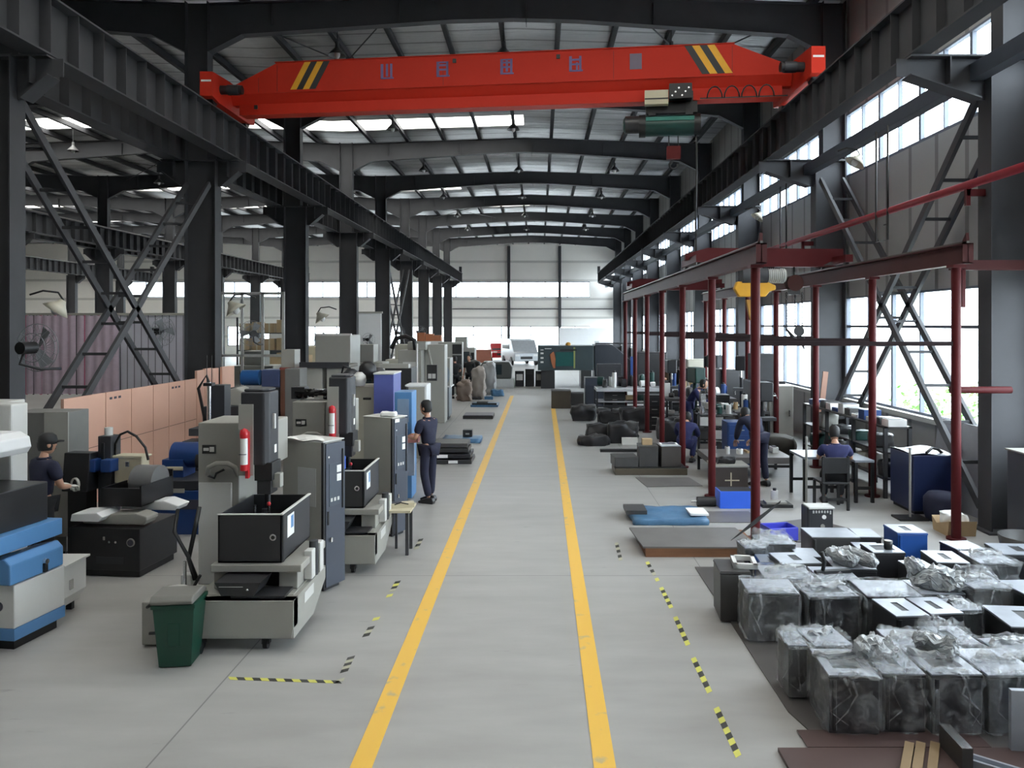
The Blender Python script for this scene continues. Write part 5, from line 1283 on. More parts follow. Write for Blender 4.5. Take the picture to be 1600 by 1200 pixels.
# things along the windows
r = thing('window_rack', 'long grey steel rack under the right windows loaded with trays', 'rack', (6.0, 13.3, 0))
for y in (0, 1.35, 2.7, 4.05):
    for x in (0, .42): obj('upright', MB().box(x - .03, x + .03, y - .03, y + .03, 0, 1.24, STEEL), r)
for z in (.35, .80, 1.24): obj('shelf', MB().box(-.03, .45, -.03, 4.08, z - .03, z, CAST), r)
rn = random.Random(9)
for i in range(12):
    y = 13.4 + i * .33; k = i % 4; c = (PAPER, CAST, GREYL, BLUED)[k]; h = .06 + rn.random() * .14
    one('tray', MB().box(-.16, .16, -.13, .13, 0, h, c).box(-.13, .13, -.1, .1, h, h + .01, (CAST, BLACK, INK, GREYL)[k]), '%s tray on top of the window rack, %s from the camera' % (('white', 'dark', 'pale', 'blue')[k], ORD[i]), 'tray', (6.2, y, 1.24), group='trays on the window rack')
for i in range(9):
    y = 13.5 + i * .43; z = (.35, .80)[i % 2]; h = .14 + rn.random() * .2; c = (BLKPL, CAST, GREYM, TEAL, OLIVE)[i % 5]
    one('stored_part', MB().lump((0, 0, h / 2), (.36, .34, h), c, 80 + i, .03, 8, 5, .2), '%s part stored on the %s shelf of the window rack, %s from the camera' % (('black', 'grey', 'pale', 'green', 'brown')[i % 5], ('lower', 'upper')[i % 2], ORD[i]), 'part', (6.2, y, z), group='parts stored in the window rack')
r = thing('blue_tool_cart', 'dark blue cabinet with shiny white sheets and black cable on top', 'cabinet', (5.92, 12.15, 0))
obj('body', MB().box(0, .62, 0, .8, .05, .94, mat('navy_cabinet', (.018, .028, .085), .35)), r, bevel=.02)
obj('top_sheet', MB().sheet(10, 8, lambda u, v: (-.02 + .66 * u, .8 * v, .955 + .02 * math.sin(6 * u + 3 * v)), WHITE), r, 'white sheet')
obj('cable', MB().tube([(.2, -.02, .98), (.35, .1, 1.04), (.5, .2, 1.0), (.66, .2, .86), (.78, .15, .75)], .022, BLACK), r)
obj('foot', MB().box(.04, .58, .04, .76, 0, .05, BLACK), r)
one('seat_bucket', MB().lathe([(.0, 0), (.22, 0), (.26, .12), (.26, .34), (.2, .42), (0, .44)], NAVY, n=24), 'round dark navy stool beside the blue cabinet', 'stool', (6.2, 11.82, 0))
one('open_carton', MB().prism([(-.2, 0), (.2, 0), (.24, .2), (.1, .12), (-.24, .22)], 'X', -.2, .2, TAN).lump((0, 0, .2), (.3, .26, .16), PAPER, 90, .05, 9), 'open carton with crumpled white paper near the blue cabinet', 'carton', (6.0, 11.1, 0))
r = thing('pole_stand', 'thin grey pole on a black square base on the shiny floor', 'stand', (5.75, 11.9, 0))
obj('base', MB().box(-.22, .22, -.16, .16, 0, .03, BLACK), r); obj('pole', MB().cyl((0, 0, .03), (0, 0, 1.10), .018, GREYM, n=10), r)
r = thing('right_cabinet', 'dark steel cabinet cut off by the right photo edge', 'cabinet', (6.28, 9.7, 0))
obj('body', MB().box(0, .9, 0, .6, .08, 1.33, mat('cabinet_slate', (.05, .055, .065), .4)), r, bevel=.01); obj('top', MB().box(-.02, .92, -.02, .62, 1.33, 1.35, GREYM), r)
obj('foot', MB().box(.04, .86, .04, .56, 0, .08, BLACK), r)
one('grey_tub', MB().lathe([(0, 0), (.24, 0), (.32, .42), (.30, .42), (.22, .03), (0, .03)], CAST, n=26), 'grey tapered tub at the right photo edge', 'tub', (5.98, 9.4, 0))
one('leaning_plank', MB().box(-.06, .06, -.02, .02, 0, 1.95, mat('reddish_plank', (.25, .13, .09), .6), Matrix.Rotation(R(8), 4, 'Y') @ Matrix.Rotation(R(-4), 4, 'X')), 'reddish plank leaning against the second right column', 'plank', (6.35, 17.6, 0))
one('leaning_sheet', MB().box(-.015, .015, -.8, .8, 0, 1.4, mat('grey_leaning_sheet', (.36, .37, .40), .5), Matrix.Rotation(R(7), 4, 'Y')), 'large pale grey sheet leaning under the nearest lower window', 'sheet', (6.82, 12.6, 0))
one('long_pipe', MB().cyl((0, 0, .0), (.0, .0, 1.15), .02, GREYM, n=10), 'thin steel tube standing at the left leg of the pale-topped desk', 'tube', (4.44, 12.75, .0))
one('white_can', MB().cyl((0, 0, 0), (0, 0, .16), .06, WHITE, n=16).cyl((0, 0, .16), (0, 0, .2), .03, BLACK), 'white bottle on the floor behind the nearest maroon post', 'bottle', (4.05, 13.2, 0))
r = thing('pedestal_tray', 'small black plate on the floor right of the nearest maroon post', 'plate', (3.95, 12.75, 0)); obj('plate', MB().box(-.28, .22, -.16, .16, 0, .05, BLACK).box(-.2, .14, -.1, .1, .05, .08, GREYM), r)
# drum and hoses machine mid right
r = thing('tall_dark_machine', 'tall dark press with red valve wheel in front of the windows', 'machine', (5.5, 19.9, 0))
obj('body', MB().box(0, .9, 0, .8, 0, 1.55, BLKPL), r, bevel=.02); obj('head', MB().box(.1, .7, .1, .7, 1.55, 2.25, STEEL), r, bevel=.01)
obj('hand_wheel', MB().tube([(.2 + .11 * math.cos(t), -.06, 1.12 + .11 * math.sin(t)) for t in [2 * PI * i / 20 for i in range(21)]], .02, REDC).cyl((.2, -.07, 1.12), (.2, 0, 1.12), .03, REDC), r)
obj('tube', MB().tube([(.3, -.05, 1.1), (.5, -.1, 1.1), (.5, -.12, .3)], .02, GREYM), r)
one('tarp_pile', MB().lump((0, 0, .22), (.75, .8, .44), mat('olive_tarp', (.05, .045, .035), .7), 95, .08, 3, 8, .5), 'heap covered by an olive tarpaulin below the tall dark press', 'tarp', (5.5, 17.8, 0))
# ================================================================== machines and stores further down the left side
def px(x, y, Y): return ((x - 842) * Y / 1200, 3 - (y - 508) * Y / 1200)
r = thing('beige_machine', 'beige machine with violet-blue column and round motors, third along the aisle', 'machine', (-3.2, 14.2, 0))
obj('body', MB().box(-.42, .30, 0, .8, .06, 1.86, BEIGE).box(-.05, .1, -.012, 0, 1.62, 1.66, BLACK), r, bevel=.01)
obj('blue_column', MB().box(.20, .56, -.25, .5, .06, 2.10, BLUEV).box(.19, .57, -.26, .51, 2.10, 2.13, GREYL), r, 'violet-blue column', bevel=.008)
for i, (x, y, z, s) in enumerate(((-.30, .1, 2.02, .17), (-.02, .25, 2.15, .17), (-.12, .0, 2.0, .13), (.15, .4, 2.05, .15))):
    obj('motor', MB().lathe([(0, -s), (s * .8, -s * .9), (s, -.02), (s * .9, s * .5), (s * .4, s), (0, s)], (DKGREY, BLACK, GREYL, CAST)[i], (x, y, z - .0), 18), r)
obj('hose', MB().tube([(-.4, .1, 1.87), (-.46, .0, 2.05), (-.40, -.05, 2.25), (-.28, .0, 2.2)], .02, BLACK), r)
obj('base', MB().box(-.4, .5, .02, .75, 0, .06, BLACK), r)
r = thing('blue_control_cabinet', 'blue machine front with white vents that the standing worker operates', 'cabinet', (-2.5, 13.3, 0))
obj('body', MB().box(0, .30, 0, .5, .0, 1.84, BLUEL), r, bevel=.01)
obj('vent', MB().box(.05, .25, -.012, 0, 1.32, 1.72, mat('pale_vent', (.25, .35, .5), .5)), r)
obj('screen', MB().box(.06, .24, -.012, 0, 1.0, 1.2, BLUED), r)
obj('apron', MB().box(.08, .36, -.14, -.02, .42, .98, mat('pale_blue_board', (.35, .42, .55), .5)), r, 'pale blue board')
one('folded_garment', MB().lump((0, 0, .06), (.20, .22, .10), PINKC, 101, .03, 12), 'salmon and white cloth on the blue machine front', 'cloth', (-2.16, 13.2, .98))
r = thing('white_edged_cabinet', 'grey cabinet with white rounded edge behind the head of the standing worker', 'cabinet', (-2.72, 17.3, 0))
obj('body', MB().box(-.22, .14, 0, .6, .0, 1.60, GREYM), r, bevel=.01); obj('edge', MB().box(.14, .20, -.01, .6, .0, 1.64, WHITE).box(-.30, .20, -.01, .6, 1.60, 1.66, WHITE), r, 'white edge', bevel=.02)
r = thing('dark_machine', 'black enclosure with grey top rail behind the violet-blue column', 'machine', (-3.3, 18.2, 0))
obj('body', MB().box(-.35, .28, 0, .8, 0, 1.98, TANKB), r, bevel=.01); obj('top_rail', MB().box(-.5, .22, -.05, .2, 1.98, 2.08, GREYM), r); obj('handle', MB().box(.16, .19, -.03, 0, 1.5, 1.62, CHROME), r)
r = thing('machining_centre', 'tall pale grey machining centre with dark control panel beside the walkway', 'machine', (-3.5, 22.6, 0))
obj('enclosure', MB().box(-.7, .0, .3, 1.5, 0, 2.25, GREYM).box(-.45, .1, .5, 1.6, 2.25, 2.50, GREYM).box(.0, .62, .9, 1.6, 0, 2.40, GREYM), r, bevel=.015)
obj('door', MB().box(-.55, -.1, .27, .3, .5, 1.9, GREYL), r); obj('tall_pole', MB().cyl((-.12, .2, 1.2), (-.12, .2, 2.45), .03, GREYL), r)
obj('control_panel', MB().box(.18, .48, .15, .25, 1.35, 1.82, TANKB).box(.22, .32, .14, .15, 1.42, 1.56, GREYL).box(.34, .44, .14, .15, 1.42, 1.56, GREYL), r)
obj('panel_arm', MB().cyl((.30, .3, 1.8), (.1, .9, 2.3), .04, GREYM), r)
obj('round_pipe', MB().tube([(-.95, .6, 2.3), (-.8, .55, 2.6), (-.5, .5, 2.66), (-.25, .5, 2.55), (-.2, .5, 2.2)], .07, BLKPL, 12), r)
r = thing('round_window_machine', 'grey-blue machine with oval glass door above a grey cabinet by the walkway', 'machine', (-3.1, 24.3, 0))
obj('lower_cabinet', MB().box(-.36, .26, 0, .8, .1, 1.04, mat('steel_blue_grey', (.19, .205, .22), .4)), r, bevel=.01); obj('feet', MB().box(-.3, .22, .05, .75, 0, .1, BLACK), r)
obj('upper_cover', MB().box(-.34, .28, .1, .9, 1.04, 1.95, GREYM), r, bevel=.02)
obj('oval_door', MB().prism([(.10 + .17 * math.cos(t), 1.42 + .32 * math.sin(t)) for t in [2 * PI * i / 20 for i in range(20)]], 'Y', .07, .1, mat('pale_glass_panel', (.30, .36, .40), .15)), r)
obj('counter', MB().box(-.38, .32, -.03, .85, 1.03, 1.07, GREYL), r)
OR_ = mat('orange_crate', (.42, .15, .07), .6)
for i, (x, h) in enumerate(((-3.66, .26), (-3.40, .22), (-3.16, .18))):
    one('orange_crate', MB().box(-.12, .12, -.15, .15, 0, h, OR_).box(-.10, .10, -.13, .13, h, h + .005, WOODD), '%s of three orange crates on top of the tall pale machining centre' % ('left', 'middle', 'right')[i], 'crate', (x, 24.0 if i else 23.9, 2.505 if i < 1 else 2.505), group='orange crates on the machining centre', bevel=.01)
r = thing('tool_shelf', 'tall dark shelf unit behind the two distant workers', 'shelf', (-3.9, 33.6, 0))
obj('body', MB().box(-.5, .55, 0, .5, 0, 2.25, GREYM), r)
for i in range(4): obj('drawer', MB().box(.12, .52, -.02, 0, .3 + i * .48, .72 + i * .48, TANKB), r)
# bagged heaps by the distant workers
for i, (x, y, w, h, m_) in enumerate(((-2.95, 30.4, .55, .75, mat('brown_wrapped', (.20, .15, .12), .5)), (-2.45, 31.2, .5, 1.25, mat('beige_wrapped', (.30, .26, .23), .5)), (-2.15, 33.2, .55, 1.35, mat('grey_wrapped', (.28, .28, .28), .4)))):
    one('wrapped_machine', MB().lump((0, 0, h / 2), (w, .55, h), m_, 110 + i, .09, 5, 8, .25).lump((.05, 0, h * .95), (w * .6, .4, .25), m_, 120 + i, .06, 7, 6, .5), '%s plastic-wrapped upright part beside the distant workers' % ('brown', 'beige', 'grey')[i], 'part', (x, y, 0), group='wrapped parts near the distant workers')
r = thing('dark_enclosure', 'dark rounded enclosure on a pale block at the far end of the walkway', 'machine', (-2.1, 37.2, 0))
obj('pale_block', MB().box(-1.0, .9, -.3, .8, 0, .40, CONCB), r); obj('enclosure', MB().prism([(-.85, .40), (.75, .40), (.80, .95), (.65, 1.22), (-.6, 1.22), (-.82, .95)], 'Y', 0, 1.1, mat('green_black_enclosure', (.06, .065, .06), .4)), r, bevel=.03)
obj('window', MB().box(-.5, .3, -.02, 0, .6, 1.1, TINGLASS), r)
one('black_rubber_heap', MB().lump((0, 0, .6), (.5, .5, 1.2), BLACK, 130, .08, 5), 'black covered column left of the dark rounded enclosure', 'part', (-3.2, 38.6, 0))
for i in range(4):
    one('floor_unit', MB().box(-.22, .22, -.2, .2, 0, .75 + .1 * (i % 2), (DKGREY, TANKB, DKGREY, CAST)[i]).box(-.16, .16, -.212, -.2, .3, .6, (PAPER, BLACK, GREYM, BLACK)[i]), ('white-fronted', 'black', 'grey-fronted', 'dark')[i] + ' small unit at the end of the walkway', 'unit', (-.95 + i * .5 - (.2 if i == 3 else 0), 37.8, 0), group='small units at the end of the walkway', bevel=.015)
r = thing('green_window_machine', 'large dark machine with green-tinted window at the far end of the aisle', 'machine', (1.1, 36.3, 0))
obj('body', MB().box(-1.15, 1.5, .2, 2.2, .85, 2.02, mat('dark_slate_body', (.035, .05, .055), .35)), r, bevel=.02)
obj('left_base', MB().box(-1.0, -.35, 0, 1.8, 0, .85, TANKB), r, bevel=.01); obj('right_base', MB().box(.9, 1.4, .2, 1.8, 0, .85, TANKB), r, bevel=.01)
obj('window', MB().box(-.30, .55, .17, .2, 1.05, 1.72, GREENGL), r, 'green-tinted window')
obj('window_trim', MB().box(.55, .62, .16, .2, .95, 1.95, mat('yellow_green_trim', (.22, .25, .08), .5)), r)
obj('decal', MB().prism([(-.42, .95), (-.32, .95), (-.30, 1.4), (-.40, 1.75), (-.58, 1.6), (-.50, 1.2)], 'Y', .185, .2, mat('orange_decal', (.35, .12, .05), .5)), r)
obj('beacon', MB().ball((.32, .8, 2.06), (.14, .14, .12), mat('amber_beacon', (.5, .25, .03), .3)), r); obj('vent_strip', MB().box(-.1, .7, .16, .2, 1.78, 1.86, BLACK), r)
mk = MB()
for i, z in enumerate((1.2, 1.4, 1.62, 1.8)): mk.box(-1.02, -.88, .19, .2, z, z + (.08 if i != 3 else .04), GREYL)
mk.box(-.82, -.5, .19, .2, 1.86, 1.9, GREYL); obj('front_marks', mk, r)
r = thing('black_press', 'bulky black machine right of the green-windowed one', 'machine', (3.42, 36.8, 0))
obj('body', MB().prism([(-.75, 0), (1.0, 0), (1.1, 1.2), (.5, 1.75), (.1, 2.05), (-.75, 2.05)], 'Y', 0, 1.8, mat('blue_black_paint', (.018, .022, .030), .4)), r, bevel=.03)
obj('plate', MB().box(-.1, .25, -.02, 0, .95, 1.02, PAPER), r); obj('rail', MB().cyl((-.7, .2, 2.12), (1.2, .2, 2.12), .03, BLACK), r)
obj('stand', MB().box(.95, 1.15, -.2, 0, 0, 1.5, BLUED), r)
r = thing('display_partition', 'white partition with a blank poster at the far right end of the hall', 'partition', (3.6, 60, 0))
obj('panel', MB().box(-2.0, 2.0, 0, .1, 0, 2.78, WHITE), r); obj('poster', MB().box(-1.45, -.75, -.02, 0, .9, 1.72, PAPER), r, 'white poster'); obj('notice', MB().box(.75, 1.1, -.02, 0, 1.5, 1.75, PAPERG), r)
# vehicles at the far end
def car(name, label, loc, paint, L, H, W, rz, van=False):
    r = thing(name, label, 'car', loc, rz)
    if van: prof = [(-L / 2, .35), (L / 2, .35), (L / 2, .95), (L / 2 - .25, 1.05), (L / 2 - 1.1, H - .08), (L / 2 - 1.5, H), (-L / 2 + .1, H), (-L / 2, H - .3)]
    else: prof = [(-L / 2, .3), (L / 2, .3), (L / 2, .75), (L / 2 - .9, .85), (L / 2 - 1.7, H), (-L / 2 + .9, H), (-L / 2 + .1, .9)]
    obj('body', MB().prism(prof, 'X', -W / 2, W / 2, paint), r, bevel=.06)
    hz = H * .62
    wsc = MB().prism([(L / 2 - (.42 if van else 1.0), hz - .12 if van else .9), (L / 2 - (1.12 if van else 1.62), H - .12), (L / 2 - (1.10 if van else 1.60), H - .10), (L / 2 - (.40 if van else .98), hz - .1 if van else .92)], 'X', -W / 2 + .12, W / 2 - .12, TINGLASS)
    obj('windscreen', wsc, r)
    for s in (-1, 1):
        obj('side_window', MB().box(s * (W / 2 + .005) - .01, s * (W / 2 + .005) + .01, -L / 2 + .6, L / 2 - 1.6, hz, H - .15, TINGLASS), r)
        for y in (-L * .3, L * .3): obj('wheel', MB().cyl((s * W / 2 - .1, y, .33), (s * W / 2 + .06, y, .33), .33, BLACK, n=20), r)
        obj('headlight', MB().box(s * (W / 2 - .25) - .16, s * (W / 2 - .25) + .16, L / 2, L / 2 + .03, .72, .86, GREYL), r)
    obj('grille', MB().box(-.45, .45, L / 2, L / 2 + .02, .5, .7, BLACK), r)
    return r
car('silver_van', 'silver-grey van parked just inside the far end opening', (-1.5, 58.5, 0), SILVER, 4.6, 1.95, 1.85, R(195), True)
car('red_car', 'red car parked behind the silver van at the far end', (-3.3, 65.5, 0), REDCAR, 4.2, 1.45, 1.75, R(188))
one('terracotta_barrier', MB().box(-.8, .8, -.1, .1, 0, 1.05, mat('terracotta', (.50, .20, .14), .7)), 'terracotta coloured low wall left of the red car', 'barrier', (-4.6, 61.5, 0))
# ------------------------------------------------------------------ left middle distance
r = thing('glazed_screen', 'white framed glazed screen in the gap behind the second left column', 'screen', (-9.0, 24.2, 0))
fm = MB()
for x in (-1.0, -.35, .30, .95): fm.box(x - .04, x + .04, -.03, .03, 0, 4.05, GREYL)
for z in (.9, 2.04, 4.0): fm.box(-1.0, .95, -.03, .03, z - .04, z + .04, GREYL)
obj('frame', fm, r); obj('glass', MB().box(-.98, .93, -.004, .004, .1, 4.0, GLASS), r)
r = thing('carton_rack', 'tall rack stacked with tan cartons far behind the glazed screen', 'rack', (-14.4, 40, 0))
for x in (-1.3, 0, 1.3): obj('upright', MB().box(x - .04, x + .04, -.04, .04, 0, 3.4, DKGREY), r)
for z in (.9, 1.7, 2.6): obj('shelf', MB().box(-1.3, 1.3, -.1, .8, z - .05, z, DKGREY), r)
rn = random.Random(12)
for zi, z in enumerate((0, .9, 1.7, 2.6)):
    for k in range(4):
        h = .45 + rn.random() * .25
        one('carton', MB().box(-.26, .26, -.2, .3, 0, h, TAN).box(-.04, .04, -.202, -.2, 0, h, CREAM), 'tan carton, %s from the left on the %s level of the tall rack' % (ORD[k], ('floor', 'first', 'second', 'top')[zi]), 'carton', (-15.38 + k * .65, 40.3, z + .002), group='tan cartons on the tall rack')
one('salmon_crate', MB().box(-1.4, 1.4, -.3, .3, 0, 1.6, TAN).box(-1.38, 1.38, -.31, -.3, .75, .8, PINKW), 'long tan crate in front of the tall carton rack', 'crate', (-12.1, 36, 0))
r = thing('grey_machine', 'plain tall grey machine body left of the fourth left column', 'machine', (-5.85, 21.8, 0))
obj('body', MB().box(-.5, .5, 0, 1.2, 0, 2.72, GREYM), r, bevel=.015); obj('top_edge', MB().box(-.52, .52, -.02, .1, 2.70, 2.76, GREYL), r)
one('cream_board', MB().box(-.25, .25, -.02, .02, 0, .40, CREAM).box(-.25, .25, -.06, .02, 0, .02, WHITE), 'cream board under the fan on the third left column', 'board', (-6.9, 24.9, 2.2))
bpy.data.objects[-1] if False else None
r = thing('tray_bench', 'long dark tray bench above pale cabinets left of the second grey machine', 'bench', (-4.75, 17.0, 0))
obj('tray', MB().box(-.55, .55, 0, .8, 2.05, 2.12, OLIVE).box(-.55, .55, -.02, 0, 2.05, 2.18, DKGREY), r)
for x in (-.30, .28): obj('cabinet', MB().box(x - .24, x + .24, .05, .75, 0, 2.05, GREYM), r, bevel=.008)
r = thing('brown_locker', 'brown wooden locker left of the pale cabinets', 'cabinet', (-5.62, 17.2, 0))
obj('body', MB().box(-.17, .17, 0, .5, 0, 2.0, mat('locker_brown', (.16, .075, .05), .6)), r); obj('top', MB().box(-.18, .18, -.02, .52, 2.0, 2.05, mat('locker_top', (.30, .08, .07), .6)), r); obj('box', MB().box(-.15, .15, 0, .4, 2.05, 2.45, GREYM), r, 'pale grey box')
r = thing('grey_cabinet', 'narrow dull grey cabinet right of the brown locker', 'cabinet', (-5.2, 16.2, 0))
obj('body', MB().box(-.16, .16, 0, .5, 0, 2.08, mat('dull_grey', (.18, .18, .175), .5)), r, bevel=.01); obj('handle', MB().box(.08, .10, -.02, 0, 1.1, 1.3, BLACK), r)
r = thing('grey_press', 'grey machine with sloping dish cover behind the nearest machine head', 'machine', (-5.9, 14.6, 0))
obj('body', MB().box(-.5, .5, 0, .8, 0, 1.45, DKGREY), r, bevel=.02); obj('dish_cover', MB().prism([(-.35, 1.45), (.35, 1.45), (.45, 1.62), (.1, 1.80), (-.3, 1.72)], 'Y', .1, .6, GREYM), r, bevel=.03)
obj('cable', MB().tube([(-.45, .0, 1.2), (-.55, -.05, 1.8), (-.40, -.05, 2.05), (-.3, -.0, 1.7)], .03, BLACK), r)
r = thing('blue_motor_unit', 'blue motor unit on a dark stand behind the nearest machine head', 'machine', (-6.42, 17.2, 0))
obj('stand', MB().box(-.5, .6, 0, .6, 0, 1.6, DKGREY), r, bevel=.01); obj('motor', MB().cyl((-.25, .1, 1.82), (.15, .1, 1.82), .17, mat('azure_motor', (.02, .12, .35), .4), n=20), r)
obj('housing', MB().box(.2, .62, 0, .5, 1.6, 2.0, mat('slate_blue_box', (.06, .09, .2), .4)), r, bevel=.03)
hb_ = MB()
for k in range(6):
    rn = random.Random(k + 40)
    p = [(-.28 + rn.random() * .5, -.15 + rn.random() * .3, .03 + rn.random() * .1) for _ in range(6)]
    hb_.tube(p, .022, BLACK)
hb_.box(-.32, -.14, -.1, .1, 0, .16, BLKPL); hb_.box(-.02, .10, -.05, .08, .0, .12, CHROME)
one('cable_bundle', hb_, 'tangle of black cables and fittings on top of the second grey machine', 'cables', (-3.05, 10.55, 1.995))
r = thing('white_wall_panel', 'tall white partition panel beside the fourth left column', 'partition', (-7.4, 32.9, 0))
obj('panel', MB().box(-.65, .65, 0, .06, 0, 3.5, WHITE), r); obj('top_frame', MB().box(-.7, .7, -.02, .08, 3.5, 3.58, GREYM), r)
# pale machinery row behind for depth
for i, (x, y, w, h, c, lab) in enumerate(((-6.2, 27.5, 1.2, 2.3, GREYM, 'pale grey machine behind the tall grey body'), (-5.6, 31.5, 1.4, 2.2, BEIGE, 'beige machine in the row beyond the machining centre'), (-5.2, 38.5, 1.6, 2.4, GREYL, 'light grey machine near the sixth left column'), (-11.0, 29.5, 1.6, 2.0, GREYM, 'grey machine in the left bay beyond the strip partition'), (-12.6, 46.0, 2.4, 2.4, CREAM, 'cream machine far away in the left bay'), (-17, 50.0, 2.6, 2.5, GREYL, 'light grey machine at the back of the left bay'), (-4.6, 45.5, 1.6, 2.3, GREYM, 'grey machine far along the left of the aisle'))):
    r = thing('machine_tool', lab, 'machine', (x, y, 0))
    obj('body', MB().box(-w / 2, w / 2, 0, 1.2, 0, h * .72, c), r, bevel=.02); obj('head', MB().box(-w * .25, w * .2, .2, 1.0, h * .72, h, c), r, bevel=.02)
    obj('door', MB().box(-w * .3, w * .3, -.02, 0, h * .25, h * .62, TINGLASS), r); obj('panel', MB().box(w * .36, w * .48, -.08, -.02, h * .4, h * .6, BLACK), r)
# ------------------------------------------------------------------ packages on the floor left of the walkway
r = thing('frame_stack', 'stack of dark steel frames with white labels on the floor by the standing worker', 'stack', (-1.95, 16.9, 0))
for i, (z, w, c) in enumerate(((0, 1.0, TANKB), (.12, .95, CASTD), (.24, .85, TANKB), (.34, .8, CAST))):
    obj('frame_layer', MB().box(-w / 2, w / 2, -.35 + i * .04, .5, z, z + .09, c), r, bevel=.01)
obj('label', MB().box(-.25, -.02, -.32, -.30, .13, .20, PAPER).box(.0, .2, -.36, -.35, .02, .08, PAPER), r); 
one('blue_wrapped_tray', MB().lump((0, 0, .05), (1.0, .8, .11), BLUETARP, 140, .02, 6, 7, .1), 'blue wrapped tray lying behind the stack of dark frames', 'tray', (-1.98, 19.9, .0))
one('small_black_box', MB().box(-.12, .12, -.12, .12, 0, .18, BLKPL).box(-.05, .05, -.125, -.12, .06, .10, GREYM), 'small black box standing on the blue wrapped tray', 'box', (-1.85, 20.0, .105), bevel=.02)
one('dark_floor_tray', MB().box(-.48, .48, -.45, .45, 0, .10, TANKB).box(-.46, .46, -.43, .43, .10, .115, PANELB), 'dark flat slab with slate top left of the yellow line', 'tray', (-1.95, 25.0, 0))
one('grey_frame_tray', MB().box(-.5, .5, -.5, .5, 0, .08, BLUETARP).box(-.3, .1, -.2, .25, .08, .16, CAST).box(-.45, .45, -.48, -.4, .08, .14, BLACK), 'blue-grey framed tray further along the yellow line', 'tray', (-2.0, 28.6, 0))
one('blue_stool_part', MB().lump((0, 0, .14), (.5, .4, .26), BLUETARP, 141, .06, 7), 'blue rounded part at the far end of the yellow line', 'part', (-1.75, 32.4, 0))
one('flat_parts', MB().lump((-.3, 0, .06), (.5, .3, .12), BLKPL, 142, .04, 7).box(.0, .4, -.1, .2, 0, .12, BLUETARP), 'black and blue flat parts near the far end of the yellow line', 'part', (-2.25, 31.0, 0))
# ------------------------------------------------------------------ greenery outside the windows
def bush(label, loc, s, seed):
    rn = random.Random(seed); m = MB()
    m.cyl((0, 0, 0), (0, 0, s * .6), .05, WOODB)
    for i in range(420):
        v = Vector((rn.gauss(0, .36), rn.gauss(0, .36), rn.gauss(0, .30))) * s; v.z += s * .75
        if v.z < 0.05: continue
        a = Vector((rn.uniform(-1, 1), rn.uniform(-1, 1), rn.uniform(-1, 1))).normalized() * .09; b = a.orthogonal().normalized() * .045
        m.add([v - a, v + b, v + a, v - b], [(0, 1, 2, 3)], LEAF)
    one('bush', m, label, 'bush', loc)
bush('leafy green bush outside the nearest lower window', (9.4, 15.6, -.13), 1.5, 3)
bush('green bush further along outside the right windows', (9.8, 19.0, -.13), 1.2, 4)
# ================================================================== people
def skin_geo(joints, links, radii, root, sub=1):
    me = bpy.data.meshes.new('skin_tmp'); names = list(joints)
    me.from_pydata([joints[n] for n in names], [(names.index(a), names.index(b)) for a, b in links], []); me.update()
    o = bpy.data.objects.new('skin_tmp', me); COL.objects.link(o)
    md = o.modifiers.new('s', 'SKIN'); md.use_smooth_shade = True; md.branch_smoothing = .6
    for i, n in enumerate(names):
        rr = radii[n]; me.skin_vertices[0].data[i].radius = rr if isinstance(rr, tuple) else (rr, rr)
        me.skin_vertices[0].data[i].use_root = (n == root)
    s = o.modifiers.new('u', 'SUBSURF'); s.levels = sub; s.render_levels = sub
    bpy.context.view_layer.update()
    dg = bpy.context.evaluated_depsgraph_get(); ev = o.evaluated_get(dg); em = ev.to_mesh()
    vs = [tuple(v.co) for v in em.vertices]; fs = [tuple(p.vertices) for p in em.polygons]
    ev.to_mesh_clear(); bpy.data.objects.remove(o); bpy.data.meshes.remove(me)
    return vs, fs
